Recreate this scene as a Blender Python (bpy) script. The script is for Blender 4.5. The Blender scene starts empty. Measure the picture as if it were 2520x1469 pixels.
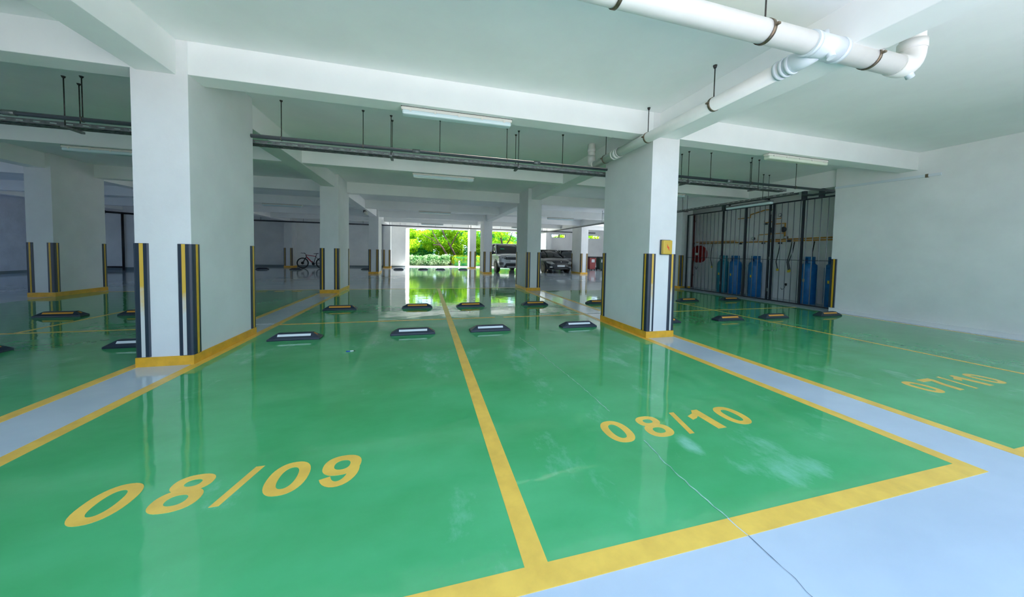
import bpy, bmesh, math, random
import numpy as np
from mathutils import Vector, Matrix

S = bpy.context.scene
COL = S.collection

# ------------------------------------------------------------------ camera
def cam_matrix(yaw, pitch, roll):
    cy, sy = math.cos(yaw), math.sin(yaw)
    cp, sp = math.cos(pitch), math.sin(pitch)
    cr, sr = math.cos(roll), math.sin(roll)
    rz = Matrix(((cy, -sy, 0), (sy, cy, 0), (0, 0, 1)))
    rx = Matrix(((1, 0, 0), (0, cp, -sp), (0, sp, cp)))
    ry = Matrix(((cr, 0, sr), (0, 1, 0), (-sr, 0, cr)))
    return rz @ rx @ ry
cd = bpy.data.cameras.new('camera')
cam = bpy.data.objects.new('camera', cd)
COL.objects.link(cam)
R = cam_matrix(-0.261757, -0.040831, -0.0193135)
right, fwd, up = R.col[0], R.col[1], R.col[2]
cam.matrix_world = Matrix((
    (right.x, up.x, -fwd.x, 0.0),
    (right.y, up.y, -fwd.y, -4.25425),
    (right.z, up.z, -fwd.z, 1.27642),
    (0, 0, 0, 1)))
cd.sensor_width = 36.0
cd.sensor_fit = 'HORIZONTAL'
cd.lens = 36.0 * 799.9 / 2520
cd.shift_x = 0.0
cd.shift_y = (654.14 - 734.5) / 2520
cd.clip_start = 0.05
cd.clip_end = 300
S.camera = cam

# ------------------------------------------------------------------ sky, sun, exposure
W = bpy.data.worlds.new('sky')
S.world = W
W.use_nodes = True
nt = W.node_tree
nt.nodes.clear()
wo = nt.nodes.new('ShaderNodeOutputWorld')
bg = nt.nodes.new('ShaderNodeBackground')
tc = nt.nodes.new('ShaderNodeTexCoord')
sx = nt.nodes.new('ShaderNodeSeparateXYZ')
rp = nt.nodes.new('ShaderNodeValToRGB')
rp.color_ramp.elements[0].position = 0.0
rp.color_ramp.elements[0].color = (0.62, 0.80, 1.0, 1)
rp.color_ramp.elements[1].position = 0.7
rp.color_ramp.elements[1].color = (0.30, 0.56, 1.0, 1)
nt.links.new(tc.outputs['Generated'], sx.inputs[0])
nt.links.new(sx.outputs['Z'], rp.inputs[0])
nt.links.new(rp.outputs[0], bg.inputs[0])
bg.inputs[1].default_value = 2.3
nt.links.new(bg.outputs[0], wo.inputs[0])
sl = bpy.data.lights.new('sun', 'SUN')
sl.energy = 17.0
sl.angle = 0.01
sl.color = (1.0, 0.91, 0.80)
so = bpy.data.objects.new('sun', sl)
COL.objects.link(so)
so.rotation_euler = Vector((-0.62, -0.30, -1.05)).to_track_quat('-Z', 'Y').to_euler()
so.location = (30, 40, 40)

S.view_settings.view_transform = 'Standard'
S.view_settings.look = 'None'
S.view_settings.gamma = 1.0
S.view_settings.use_curve_mapping = False
S.view_settings.exposure = 0.74
try:
    S.cycles.max_bounces = 24
    S.cycles.diffuse_bounces = 18
    S.cycles.glossy_bounces = 5
    S.cycles.use_denoising = True
    S.cycles.sample_clamp_indirect = 8.0
except Exception:
    pass

# ------------------------------------------------------------------ materials
def mat(name, col, rough=0.6, metal=0.0, spec=0.5, var=0.0, vscale=3.0, col2=None, bump=0.0, bscale=30.0, coat=0.0, stretch=None):
    m = bpy.data.materials.new(name)
    m.use_nodes = True
    t = m.node_tree
    p = t.nodes['Principled BSDF']
    p.inputs['Base Color'].default_value = (*col, 1)
    p.inputs['Roughness'].default_value = rough
    p.inputs['Metallic'].default_value = metal
    p.inputs['Specular IOR Level'].default_value = spec
    if coat:
        p.inputs['Coat Weight'].default_value = coat
        p.inputs['Coat Roughness'].default_value = 0.05
    c = t.nodes.new('ShaderNodeTexCoord')
    mp = t.nodes.new('ShaderNodeMapping')
    if stretch:
        mp.inputs['Scale'].default_value = stretch
    t.links.new(c.outputs['Object'], mp.inputs[0])
    if var or col2:
        n = t.nodes.new('ShaderNodeTexNoise')
        n.inputs['Scale'].default_value = vscale
        n.inputs['Detail'].default_value = 6
        n.inputs['Roughness'].default_value = 0.6
        t.links.new(mp.outputs[0], n.inputs['Vector'])
        r = t.nodes.new('ShaderNodeValToRGB')
        r.color_ramp.elements[0].position = 0.35
        r.color_ramp.elements[1].position = 0.65
        a = tuple(max(0, x * (1 - var)) for x in col)
        b = col2 if col2 else tuple(min(1, x * (1 + var)) for x in col)
        r.color_ramp.elements[0].color = (*a, 1)
        r.color_ramp.elements[1].color = (*b, 1)
        t.links.new(n.outputs['Fac'], r.inputs[0])
        t.links.new(r.outputs[0], p.inputs['Base Color'])
    if bump:
        n2 = t.nodes.new('ShaderNodeTexNoise')
        n2.inputs['Scale'].default_value = bscale
        n2.inputs['Detail'].default_value = 3
        t.links.new(mp.outputs[0], n2.inputs['Vector'])
        b = t.nodes.new('ShaderNodeBump')
        b.inputs['Strength'].default_value = 1.0
        b.inputs['Distance'].default_value = bump
        t.links.new(n2.outputs['Fac'], b.inputs['Height'])
        t.links.new(b.outputs[0], p.inputs['Normal'])
    return m

def floor_paint(name, c1, c2, worn, rough, wear=0.66, spec=0.5, patches=()):
    """epoxy floor paint: slow tone drift, brushed streaks, worn pale scuffs, gentle waviness"""
    m = bpy.data.materials.new(name)
    m.use_nodes = True
    t = m.node_tree
    p = t.nodes['Principled BSDF']
    p.inputs['Specular IOR Level'].default_value = spec
    c = t.nodes.new('ShaderNodeTexCoord')
    def noise(scale, detail, st=(1, 1, 1), rg=0.6):
        mp = t.nodes.new('ShaderNodeMapping')
        mp.inputs['Scale'].default_value = st
        t.links.new(c.outputs['Object'], mp.inputs[0])
        n = t.nodes.new('ShaderNodeTexNoise')
        n.inputs['Scale'].default_value = scale
        n.inputs['Detail'].default_value = detail
        n.inputs['Roughness'].default_value = rg
        t.links.new(mp.outputs[0], n.inputs['Vector'])
        return n.outputs['Fac']
    def ramp(fac, p0, p1, a=(0, 0, 0, 1), b=(1, 1, 1, 1)):
        r = t.nodes.new('ShaderNodeValToRGB')
        r.color_ramp.elements[0].position = p0
        r.color_ramp.elements[1].position = p1
        r.color_ramp.elements[0].color = a
        r.color_ramp.elements[1].color = b
        t.links.new(fac, r.inputs[0])
        return r.outputs[0]
    base = ramp(noise(0.9, 7, (1, 1.6, 1)), 0.35, 0.68, (*c1, 1), (*c2, 1))
    fac = noise(0.95, 11, (1.3, 0.75, 1), 0.7)
    for (px, py, rx, ry, amt) in patches:
        v1 = t.nodes.new('ShaderNodeVectorMath'); v1.operation = 'SUBTRACT'
        v1.inputs[1].default_value = (px, py, 0)
        t.links.new(c.outputs['Object'], v1.inputs[0])
        v2 = t.nodes.new('ShaderNodeVectorMath'); v2.operation = 'MULTIPLY'
        v2.inputs[1].default_value = (1 / rx, 1 / ry, 0)
        t.links.new(v1.outputs[0], v2.inputs[0])
        v3 = t.nodes.new('ShaderNodeVectorMath'); v3.operation = 'LENGTH'
        t.links.new(v2.outputs[0], v3.inputs[0])
        mm = t.nodes.new('ShaderNodeMapRange')
        mm.inputs['From Min'].default_value = 1.0
        mm.inputs['From Max'].default_value = 0.3
        mm.inputs['To Min'].default_value = 0.0
        mm.inputs['To Max'].default_value = amt
        t.links.new(v3.outputs['Value'], mm.inputs['Value'])
        ad = t.nodes.new('ShaderNodeMath'); ad.operation = 'ADD'
        t.links.new(fac, ad.inputs[0]); t.links.new(mm.outputs[0], ad.inputs[1])
        fac = ad.outputs[0]
    w = ramp(fac, wear, wear + 0.16)
    w2 = ramp(noise(9.0, 8, (0.6, 3.0, 1), 0.7), 0.66, 0.80)
    mx0 = t.nodes.new('ShaderNodeMath'); mx0.operation = 'MAXIMUM'
    t.links.new(w, mx0.inputs[0])
    ml = t.nodes.new('ShaderNodeMath'); ml.operation = 'MULTIPLY'; ml.inputs[1].default_value = 0.22
    t.links.new(w2, ml.inputs[0])
    t.links.new(ml.outputs[0], mx0.inputs[1])
    k = t.nodes.new('ShaderNodeMath'); k.operation = 'MULTIPLY'; k.inputs[1].default_value = 0.8
    t.links.new(mx0.outputs[0], k.inputs[0])
    mix = t.nodes.new('ShaderNodeMix'); mix.data_type = 'RGBA'
    t.links.new(k.outputs[0], mix.inputs['Factor'])
    t.links.new(base, mix.inputs['A'])
    mix.inputs['B'].default_value = (*worn, 1)
    t.links.new(mix.outputs['Result'], p.inputs['Base Color'])
    mr = t.nodes.new('ShaderNodeMapRange')
    mr.inputs['To Min'].default_value = rough
    mr.inputs['To Max'].default_value = rough + 0.12
    t.links.new(mx0.outputs[0], mr.inputs['Value'])
    t.links.new(mr.outputs[0], p.inputs['Roughness'])
    b = t.nodes.new('ShaderNodeBump')
    b.inputs['Distance'].default_value = 0.0022
    b.inputs['Strength'].default_value = 1.0
    t.links.new(noise(2.6, 2, (1, 1.3, 1)), b.inputs['Height'])
    t.links.new(b.outputs[0], p.inputs['Normal'])
    return m

M = {}
M['wall'] = mat('white_plaster', (0.80, 0.80, 0.79), 0.75, var=0.05, vscale=1.1, bump=0.002, bscale=14)
M['column'] = mat('column_plaster', (0.75, 0.75, 0.74), 0.7, var=0.06, vscale=0.9, bump=0.003, bscale=9)
M['ceiling'] = mat('ceiling_plaster', (0.88, 0.88, 0.87), 0.85, var=0.04, vscale=0.7, bump=0.002, bscale=10)
M['beam'] = mat('beam_plaster', (0.86, 0.86, 0.845), 0.75, var=0.03, vscale=1.0, bump=0.002, bscale=9)
M['rough_wall'] = mat('rendered_wall', (0.62, 0.66, 0.74), 0.9, var=0.08, vscale=2, bump=0.02, bscale=30)
M['floor'] = floor_paint('grey_floor_paint', (0.50, 0.57, 0.63), (0.58, 0.65, 0.70), (0.66, 0.73, 0.78), 0.07, 0.66)
M['green'] = floor_paint('green_floor_paint', (0.066, 0.390, 0.130), (0.105, 0.490, 0.195), (0.30, 0.66, 0.46), 0.05, 0.575, patches=((0.80, -2.35, .26, .45, .14), (1.74, -2.50, .10, .16, .2), (1.88, -2.72, .12, .2, .12), (2.15, -2.85, .45, .14, .10), (0.45, -0.1, .7, .5, .05), (5.1, -2.0, .5, .4, .08), (1.5, -1.9, .3, .25, .06)))
M['yellow_line'] = mat('yellow_line_paint', (0.95, 0.56, 0.09), 0.30, var=0.10, vscale=6)
M['yellow_band'] = mat('yellow_band_paint', (0.78, 0.40, 0.03), 0.35, var=0.12, vscale=8)
M['pale_line'] = mat('bare_joint', (0.62, 0.66, 0.70), 0.4)
M['crack_pale'] = mat('crack_filler', (0.30, 0.55, 0.40), 0.6, var=0.2, vscale=20)
M['crack_dark'] = mat('open_crack', (0.10, 0.13, 0.17), 0.9)
M['rubber'] = mat('black_rubber', (0.018, 0.028, 0.048), 0.38, spec=0.6)  # blue tint paints a sky sheen into the black rubber
M['tape'] = mat('yellow_reflective_tape', (0.70, 0.40, 0.02), 0.35, var=0.06, vscale=12)
M['tape_orange'] = mat('orange_reflective_tape', (0.85, 0.36, 0.05), 0.35)
M['sheen_and_pen_white'] = mat('white_tape_sheen_and_pen', (0.82, 0.84, 0.86), 0.35)  # sky sheen on the near stop strips painted as white; also the pen barrel
M['pvc'] = mat('white_pvc', (0.78, 0.77, 0.73), 0.32, var=0.03, vscale=5)
M['pvc_fit'] = mat('pale_blue_pvc_fitting', (0.70, 0.75, 0.79), 0.3)
M['steel'] = mat('dark_steel', (0.06, 0.055, 0.05), 0.5, 0.6, var=0.3, vscale=30)
M['clamp'] = mat('worn_clamp_steel', (0.22, 0.17, 0.12), 0.4, 0.8, var=0.3, vscale=25)
M['conduit'] = mat('dark_grey_conduit', (0.045, 0.055, 0.065), 0.45)
M['galv'] = mat('galvanised_tray', (0.20, 0.21, 0.21), 0.5, 0.5, var=0.25, vscale=25)
M['housing'] = mat('lamp_housing', (0.72, 0.69, 0.62), 0.45)
M['diffuser'] = mat('lamp_diffuser', (0.66, 0.78, 0.80), 0.25)
M['diffuser_old'] = mat('yellowed_lamp_diffuser', (0.72, 0.76, 0.62), 0.3)
M['box_yellow'] = mat('yellow_enamel', (0.66, 0.42, 0.05), 0.35)
M['red'] = mat('red_print', (0.75, 0.05, 0.02), 0.4)
M['bar'] = mat('grey_painted_bar', (0.24, 0.25, 0.27), 0.45, 0.3)
M['post'] = mat('black_painted_post', (0.018, 0.022, 0.03), 0.45)
M['cyl'] = mat('blue_cylinder_paint', (0.008, 0.15, 0.42), 0.4, var=0.15, vscale=6)
M['cyl2'] = mat('teal_cylinder_paint', (0.02, 0.22, 0.30), 0.45, var=0.15, vscale=6)
M['gaspipe'] = mat('yellow_gas_pipe', (0.62, 0.28, 0.03), 0.4)
M['hose'] = mat('black_hose', (0.012, 0.014, 0.022), 0.5)
M['yellow_knob'] = mat('yellow_plastic', (0.75, 0.58, 0.05), 0.4)
M['white'] = mat('white_plastic', (0.8, 0.8, 0.78), 0.4)
M['black'] = mat('black_plastic', (0.012, 0.012, 0.014), 0.4)
M['redpaint'] = mat('red_paint', (0.30, 0.012, 0.012), 0.4)
M['brownpipe'] = mat('dark_red_pipe', (0.09, 0.015, 0.012), 0.5)
M['kerb'] = mat('kerb_concrete', (0.16, 0.19, 0.20), 0.6, var=0.1)
M['skirt'] = mat('dark_skirting_paint', (0.16, 0.20, 0.22), 0.5)
M['silver'] = mat('silver_car_paint', (0.36, 0.39, 0.40), 0.35, 0.25, coat=0.7)
M['black_car'] = mat('dark_car_paint', (0.016, 0.018, 0.023), 0.30, 0.0, spec=0.4, coat=0.35)
M['glass'] = mat('dark_car_glass', (0.008, 0.014, 0.018), 0.06, spec=0.6)
M['lens'] = mat('headlight_lens', (0.35, 0.36, 0.35), 0.12, 0.3)
M['chrome'] = mat('chrome', (0.7, 0.7, 0.7), 0.15, 1.0)
M['tyre'] = mat('tyre_rubber', (0.012, 0.012, 0.013), 0.7)
M['alloy'] = mat('alloy_wheel', (0.45, 0.46, 0.47), 0.3, 0.8)
M['sticker'] = mat('green_sticker', (0.02, 0.30, 0.14), 0.5)
M['plate'] = mat('number_plate', (0.62, 0.64, 0.64), 0.4)
M['bin_red'] = mat('red_bin_plastic', (0.28, 0.05, 0.045), 0.5)
M['bin_green'] = mat('dark_green_bin_plastic', (0.012, 0.045, 0.03), 0.5)
M['bike_red'] = mat('red_frame_paint', (0.42, 0.01, 0.03), 0.3)
M['pave'] = mat('sunlit_pavement', (0.72, 0.71, 0.69), 0.8, var=0.06, vscale=2)
M['drive'] = mat('driveway_concrete', (0.50, 0.465, 0.44), 0.8, var=0.08, vscale=2)
M['soil'] = mat('planting_soil', (0.10, 0.13, 0.04), 0.95, var=0.3, vscale=3)
M['bark'] = mat('bark', (0.055, 0.032, 0.02), 0.9, var=0.3, vscale=12)
M['blue_pen'] = mat('blue_plastic', (0.03, 0.10, 0.45), 0.35)

def sheen_tape():  # bright reflection low on the tape, painted into its colour as whitening
    m = mat('painted_sheen_tape', (0.80, 0.52, 0.06), 0.35)
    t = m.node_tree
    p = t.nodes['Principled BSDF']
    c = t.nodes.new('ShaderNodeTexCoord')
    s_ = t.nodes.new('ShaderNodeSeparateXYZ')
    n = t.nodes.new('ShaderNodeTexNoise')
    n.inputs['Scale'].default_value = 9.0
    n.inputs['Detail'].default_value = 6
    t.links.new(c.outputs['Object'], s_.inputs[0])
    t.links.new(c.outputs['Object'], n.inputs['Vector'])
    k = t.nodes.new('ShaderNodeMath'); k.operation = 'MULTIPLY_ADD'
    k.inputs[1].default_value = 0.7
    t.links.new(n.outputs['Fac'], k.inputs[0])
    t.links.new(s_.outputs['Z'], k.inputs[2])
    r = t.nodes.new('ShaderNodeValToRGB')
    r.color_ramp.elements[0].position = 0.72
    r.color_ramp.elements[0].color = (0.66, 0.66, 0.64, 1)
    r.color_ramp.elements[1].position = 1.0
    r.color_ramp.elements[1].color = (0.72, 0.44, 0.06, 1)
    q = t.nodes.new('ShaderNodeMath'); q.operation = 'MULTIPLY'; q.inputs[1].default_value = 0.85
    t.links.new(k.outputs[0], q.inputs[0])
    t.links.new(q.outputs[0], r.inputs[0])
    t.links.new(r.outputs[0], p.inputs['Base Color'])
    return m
M['tape_sheen'] = sheen_tape()
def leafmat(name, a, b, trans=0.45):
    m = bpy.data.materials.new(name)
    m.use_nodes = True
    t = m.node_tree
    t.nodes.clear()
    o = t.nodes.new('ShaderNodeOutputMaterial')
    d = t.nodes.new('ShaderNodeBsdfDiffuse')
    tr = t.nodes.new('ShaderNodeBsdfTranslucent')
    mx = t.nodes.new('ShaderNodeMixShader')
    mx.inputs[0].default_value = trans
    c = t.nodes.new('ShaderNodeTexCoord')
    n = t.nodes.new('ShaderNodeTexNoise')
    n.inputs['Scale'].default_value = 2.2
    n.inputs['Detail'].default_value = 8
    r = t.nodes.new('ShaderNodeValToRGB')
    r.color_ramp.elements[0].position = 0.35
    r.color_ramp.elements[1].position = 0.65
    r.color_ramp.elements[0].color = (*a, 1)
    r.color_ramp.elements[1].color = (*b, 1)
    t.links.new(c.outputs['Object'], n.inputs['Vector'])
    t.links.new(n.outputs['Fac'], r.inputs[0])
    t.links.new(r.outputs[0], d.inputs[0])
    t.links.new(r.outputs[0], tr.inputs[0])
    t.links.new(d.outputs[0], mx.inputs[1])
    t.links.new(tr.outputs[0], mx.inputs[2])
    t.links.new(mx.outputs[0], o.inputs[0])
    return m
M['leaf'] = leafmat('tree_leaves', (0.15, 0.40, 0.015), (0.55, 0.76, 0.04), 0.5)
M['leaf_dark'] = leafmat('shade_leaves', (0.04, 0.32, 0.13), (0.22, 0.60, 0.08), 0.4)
M['leaf_pale'] = leafmat('pale_shrub_leaves', (0.07, 0.26, 0.06), (0.55, 0.68, 0.42), 0.3)
M['leaf_hedge'] = leafmat('hedge_leaves', (0.20, 0.36, 0.01), (0.62, 0.62, 0.05), 0.3)

# ------------------------------------------------------------------ mesh builder
class MB:
    def __init__(s):
        s.v = []
        s.f = []
        s.sm = []
    def add(s, vs, fs, smooth=False):
        o = len(s.v)
        s.v += [tuple(q) for q in vs]
        s.f += [tuple(i + o for i in f) for f in fs]
        s.sm += [smooth] * len(fs)
        return s
    def box(s, x0, x1, y0, y1, z0, z1):
        vs = [(x, y, z) for z in (z0, z1) for y in (y0, y1) for x in (x0, x1)]
        return s.add(vs, [(0, 2, 3, 1), (4, 5, 7, 6), (0, 1, 5, 4), (2, 6, 7, 3), (0, 4, 6, 2), (1, 3, 7, 5)])
    def cbox(s, c, d):
        return s.box(c[0] - d[0] / 2, c[0] + d[0] / 2, c[1] - d[1] / 2, c[1] + d[1] / 2, c[2] - d[2] / 2, c[2] + d[2] / 2)
    def tube(s, pts, r, seg=12, closed=False, cap=True):
        pts = [Vector(p) for p in pts]
        n = len(pts)
        rs = r if isinstance(r, (list, tuple)) else [r] * n
        rings = []
        prev = None
        for i, p in enumerate(pts):
            if closed:
                d = pts[(i + 1) % n] - pts[i - 1]
            else:
                d = pts[min(i + 1, n - 1)] - pts[max(i - 1, 0)]
            d.normalize()
            if prev is None:
                a = Vector((0, 0, 1)) if abs(d.z) < 0.9 else Vector((1, 0, 0))
                u = d.cross(a).normalized()
            else:
                u = (prev - d * prev.dot(d))
                u = u.normalized() if u.length > 1e-6 else d.orthogonal().normalized()
            prev = u
            w = d.cross(u)
            rings.append([p + (u * math.cos(2 * math.pi * k / seg) + w * math.sin(2 * math.pi * k / seg)) * rs[i] for k in range(seg)])
        vs = [q for ring in rings for q in ring]
        fs = []
        m = n if closed else n - 1
        for i in range(m):
            a = i * seg
            b = ((i + 1) % n) * seg
            for k in range(seg):
                k2 = (k + 1) % seg
                fs.append((a + k, b + k, b + k2, a + k2))
        s.add(vs, fs, True)
        if cap and not closed:
            o = len(s.v) - len(vs)
            s.f.append(tuple(o + k for k in range(seg)))
            s.sm.append(False)
            s.f.append(tuple(o + (n - 1) * seg + k for k in reversed(range(seg))))
            s.sm.append(False)
        return s
    def lathe(s, prof, c=(0, 0, 0), axis='z', seg=24):
        """prof: list of (radius, height)"""
        vs = []
        for (r, h) in prof:
            for k in range(seg):
                a = 2 * math.pi * k / seg
                x, y = r * math.cos(a), r * math.sin(a)
                q = (x, y, h) if axis == 'z' else ((h, x, y) if axis == 'x' else (x, h, y))
                vs.append((q[0] + c[0], q[1] + c[1], q[2] + c[2]))
        fs = []
        for i in range(len(prof) - 1):
            for k in range(seg):
                k2 = (k + 1) % seg
                fs.append((i * seg + k, i * seg + k2, (i + 1) * seg + k2, (i + 1) * seg + k))
        return s.add(vs, fs, True)
    def prism(s, poly, z0, z1):
        """extrude a flat xy polygon between two heights"""
        n = len(poly)
        vs = [(x, y, z0) for x, y in poly] + [(x, y, z1) for x, y in poly]
        fs = [tuple(reversed(range(n))), tuple(range(n, 2 * n))]
        fs += [(i, (i + 1) % n, n + (i + 1) % n, n + i) for i in range(n)]
        return s.add(vs, fs)
    def build(s, name, m, parent=None, bevel=0.0, subsurf=0, loc=None):
        me = bpy.data.meshes.new(name)
        me.from_pydata(s.v, [], s.f)
        me.validate()
        if len(me.polygons) == len(s.sm):
            me.polygons.foreach_set('use_smooth', s.sm)
        bm = bmesh.new()
        bm.from_mesh(me)
        bmesh.ops.recalc_face_normals(bm, faces=bm.faces)
        bm.to_mesh(me)
        bm.free()
        me.materials.append(M[m] if isinstance(m, str) else m)
        o = bpy.data.objects.new(name, me)
        COL.objects.link(o)
        if parent:
            o.parent = parent
        if loc:
            o.location = loc
        if bevel:
            b = o.modifiers.new('bevel', 'BEVEL')
            b.width = bevel
            b.segments = 2
            b.limit_method = 'ANGLE'
        if subsurf:
            u = o.modifiers.new('subsurf', 'SUBSURF')
            u.levels = u.render_levels = subsurf
        return o

def tag(o, label=None, cat=None, group=None, kind=None):
    if label:
        o['label'] = label
    if cat:
        o['category'] = cat
    if group:
        o['group'] = group
    if kind:
        o['kind'] = kind
    return o
def thing(name, loc, label, cat, group=None, rotz=0.0):
    o = bpy.data.objects.new(name, None)
    o.empty_display_size = 0.1
    COL.objects.link(o)
    o.location = loc
    o.rotation_euler = (0, 0, rotz)
    return tag(o, label, cat, group)
def copy_thing(o, loc, label, group=None):
    c = o.copy()
    COL.objects.link(c)
    c.location = loc
    tag(c, label, None, group)
    for ch in list(o.children):
        d = ch.copy()
        COL.objects.link(d)
        d.parent = c
        for g in list(ch.children):
            e = g.copy()
            COL.objects.link(e)
            e.parent = d
    return c

# ------------------------------------------------------------------ dimensions
XC = [-2.9, 3.3]            # left faces of the two near columns
P = 6.2
CW, CD = 0.48, 1.33
ROW = [0.0, 6.14, 14.45, 20.64]
HB, HC = 3.075, 3.42
XR = 9.5                    # right wall face
YB = 21.5                   # back wall
YF = -4.9                   # open front edge

# ------------------------------------------------------------------ large structure
floor = tag(MB().box(-16.6, 16.2, YF - 0.3, YB + 0.45, -0.25, 0.0).build('floor', 'floor'), kind='structure')
ceiling = tag(MB().box(-15.4, 16.2, YF, YB + 0.45, HC, 4.0).build('ceiling', 'ceiling'), kind='structure')
tag(MB().box(-60, 60, -60, YF - 0.3, -0.35, -0.02).build('ground', 'drive'), kind='structure')
tag(MB().box(-40, 40, -13.6, -13.2, -0.1, 1.9).build('wall_added_sky_block', 'kerb'), kind='structure')  # unseen wall added behind the camera to block low sky light
gb = tag(MB().box(-60, 60, YB + 0.45, 25.0, -0.35, -0.03).build('ground', 'pave'), kind='structure')
tag(MB().box(-60, 60, 25.0, 80, -0.35, -0.03).build('ground', 'soil'), kind='structure')
tag(MB().box(6.9, XR, YF - 0.1, YF + 0.15, 0, HC).build('wall_added_shade_right', 'wall'), kind='structure')  # unseen wall added to darken the right side
tag(MB().box(-16.6, -15.4, 12.6, 17.3, HC, 4.0).build('ceiling', 'ceiling'), kind='structure')  # extra ceiling piece added to keep sky light off the back left wall
# right wall, its thick end closes the gas cage alcove
tag(MB().box(XR, 11.0, YF, 1.35, 0, HC).build('wall_right', 'wall'), kind='structure')
mb = MB()
mb.box(10.75, 11.0, 1.35, 7.1, 0, HC)
mb.box(9.98, 10.75, 6.95, 7.1, 0, HC)
tag(mb.build('wall_alcove', 'wall'), kind='structure')
tag(MB().box(11.0, 16.2, 7.1, 7.3, 0, HC).build('wall_side', 'wall'), kind='structure')
mb = MB()
mb.box(16.0, 16.2, 14.4, YB, 0, HC)
mb.box(16.0, 16.2, 7.3, 8.0, 0, HC)
tag(mb.build('wall_far_right', 'wall'), kind='structure')
tag(MB().box(16.2, 60, YF - 0.3, YB + 0.45, -0.35, -0.02).build('ground', 'pave'), kind='structure')
tag(MB().box(-15.7, -15.4, YF, 17.0, HC, 7.5).build('wall_added_sun_screen', 'wall'), kind='structure')  # unseen screen added above the ceiling to keep sun off the left wall
# back wall with the vehicle opening and two slot windows
mb = MB()
mb.box(-13.0, -1.42, YB, YB + 0.3, 0, HC)
mb.prism([(-1.42, YB), (-1.42, YB + 1.0), (-1.20, YB + 1.0), (-1.20, YB + 0.95)], 0, HC)
mb.box(-1.45, 9.9, YB, YB + 0.3, 2.96, HC)
mb.box(9.9, 16.2, YB, YB + 0.3, 0, 2.62)
mb.box(9.9, 16.2, YB, YB + 0.3, 2.90, HC)
for a, b in ((9.9, 10.30), (11.62, 13.65), (14.95, 16.2)):
    mb.box(a, b, YB, YB + 0.3, 2.62, 2.90)
tag(mb.build('wall_back', 'wall'), kind='structure')
for i, (a, b) in enumerate(((10.30, 11.62), (13.65, 14.95))):
    fr = MB()
    for q in ((a, a + 0.03), (b - 0.03, b)):
        fr.box(q[0], q[1], YB + 0.1, YB + 0.16, 2.62, 2.90)
    fr.box(a, b, YB + 0.1, YB + 0.16, 2.62, 2.64)
    fr.box(a, b, YB + 0.1, YB + 0.16, 2.88, 2.90)
    w = tag(fr.build('window_%d' % (i + 1), 'conduit'), kind='structure')
mb = MB()
mb.box(-16.6, -13.0, 17.0, 17.3, 0, HC)
mb.box(-13.25, -13.0, 17.3, YB + 0.3, 0, HC)
tag(mb.build('wall_back_left', 'wall'), kind='structure')
tag(MB().box(-13.0, -3.6, YF - 0.1, YF + 0.15, 0, HC).build('wall_added_shade_left', 'wall'), kind='structure')  # unseen wall added to cut daylight from the left front
tag(MB().box(-17.0, -16.6, YF, 17.3, -0.2, 5.2).build('wall_left', 'rough_wall'), kind='structure')
tag(MB().box(-16.6, -16.58, YF, 17.0, 0, 0.12).build('baseboard_left', 'skirt'), kind='structure')
mb = MB()
mb.box(-13.0, -1.44, YB - 0.015, YB, 0, 0.12)
mb.box(9.99, 16.0, YB - 0.015, YB, 0, 0.12)
tag(mb.build('baseboard_back', 'skirt'), kind='structure')
tag(MB().box(-16.55, -13.0, 16.985, 17.0, 0, 0.14).build('baseboard_back_left', 'skirt'), kind='structure')
mb = MB()
mb.box(XR - 0.018, XR, YF, 1.33, 0, 0.085)
mb.box(XR - 0.024, XR - 0.018, YF, 1.33, 0.075, 0.085)
tag(mb.build('baseboard_right', 'wall'), kind='structure')

# ceiling beams: parts of the ceiling
def beam(x0, x1, y0, y1, z):
    MB().box(x0, x1, y0, y1, z, HC + 0.02).build('beam', 'beam', ceiling, bevel=0.006)
LX = [(-15.26, -14.92), (-9.06, -8.72), (-2.86, -2.52), (3.41, 3.75), (9.56, 9.90)]
TY = [0.0, 3.57, 7.19, 11.0, 14.72, 17.76]
for i, (a, b) in enumerate(LX):
    if i == 4:
        beam(9.56, 9.9, 1.35, YB, 3.02)
    else:
        beam(a, b, YF, YB, 3.06)
spans = [(-15.4, LX[1][0]), (LX[1][1], LX[2][0]), (LX[2][1], LX[3][0]), (LX[3][1], XR)]
for y in TY:
    for k, (a, b) in enumerate(spans):
        if k == 3 and y > 1:
            b = 9.56
        beam(a, b, y + 0.004, y + 0.27, HB)
    if y > 7:
        beam(9.9, 16.0, y, y + 0.27, HB)

# ------------------------------------------------------------------ floor paint: parts of the floor
def strip(x0, x1, y0, y1, z, name='stall_line', m='yellow_line', label=None):
    o = MB().box(x0, x1, y0, y1, -0.004, z).build(name, m, floor)
    if label:
        o['label'] = label
    return o
YS, YM, YE = -3.10, 1.93, 7.05
ga = [(-8.62, -2.98), (-2.36, 3.26), (3.84, 9.30)]
for k, (a, b) in enumerate(ga):
    ye = YE if k < 2 else 6.1
    strip(a, b, YS, ye, 0.0012, 'green_paint', 'green', 'green epoxy paint of the parking stalls')
zl = 0.0024
for (a, b) in ((-3.00, -2.90), (-2.43, -2.33), (3.22, 3.32), (3.80, 3.90)):
    strip(a, b, YS + 0.05, 6.12, zl)
strip(0.40, 0.50, YS + 0.05, YE - 0.04, zl)                                   # stall divider, centre
strip(6.61, 6.67, YS + 0.05, YE - 1, zl)                               # stall divider, right
strip(-5.62, -5.55, YM + 0.03, YE - 0.04, zl)
strip(9.27, 9.33, YS + 0.05, 1.2, zl)
for (a, b) in ((-2.43, 3.32), (3.80, 9.45), (-8.7, -2.90)):
    strip(a, b, YS - 0.05, YS + 0.05, zl, label='wide yellow line closing the stalls at the front')
zm_ = zl + 0.0005
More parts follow.
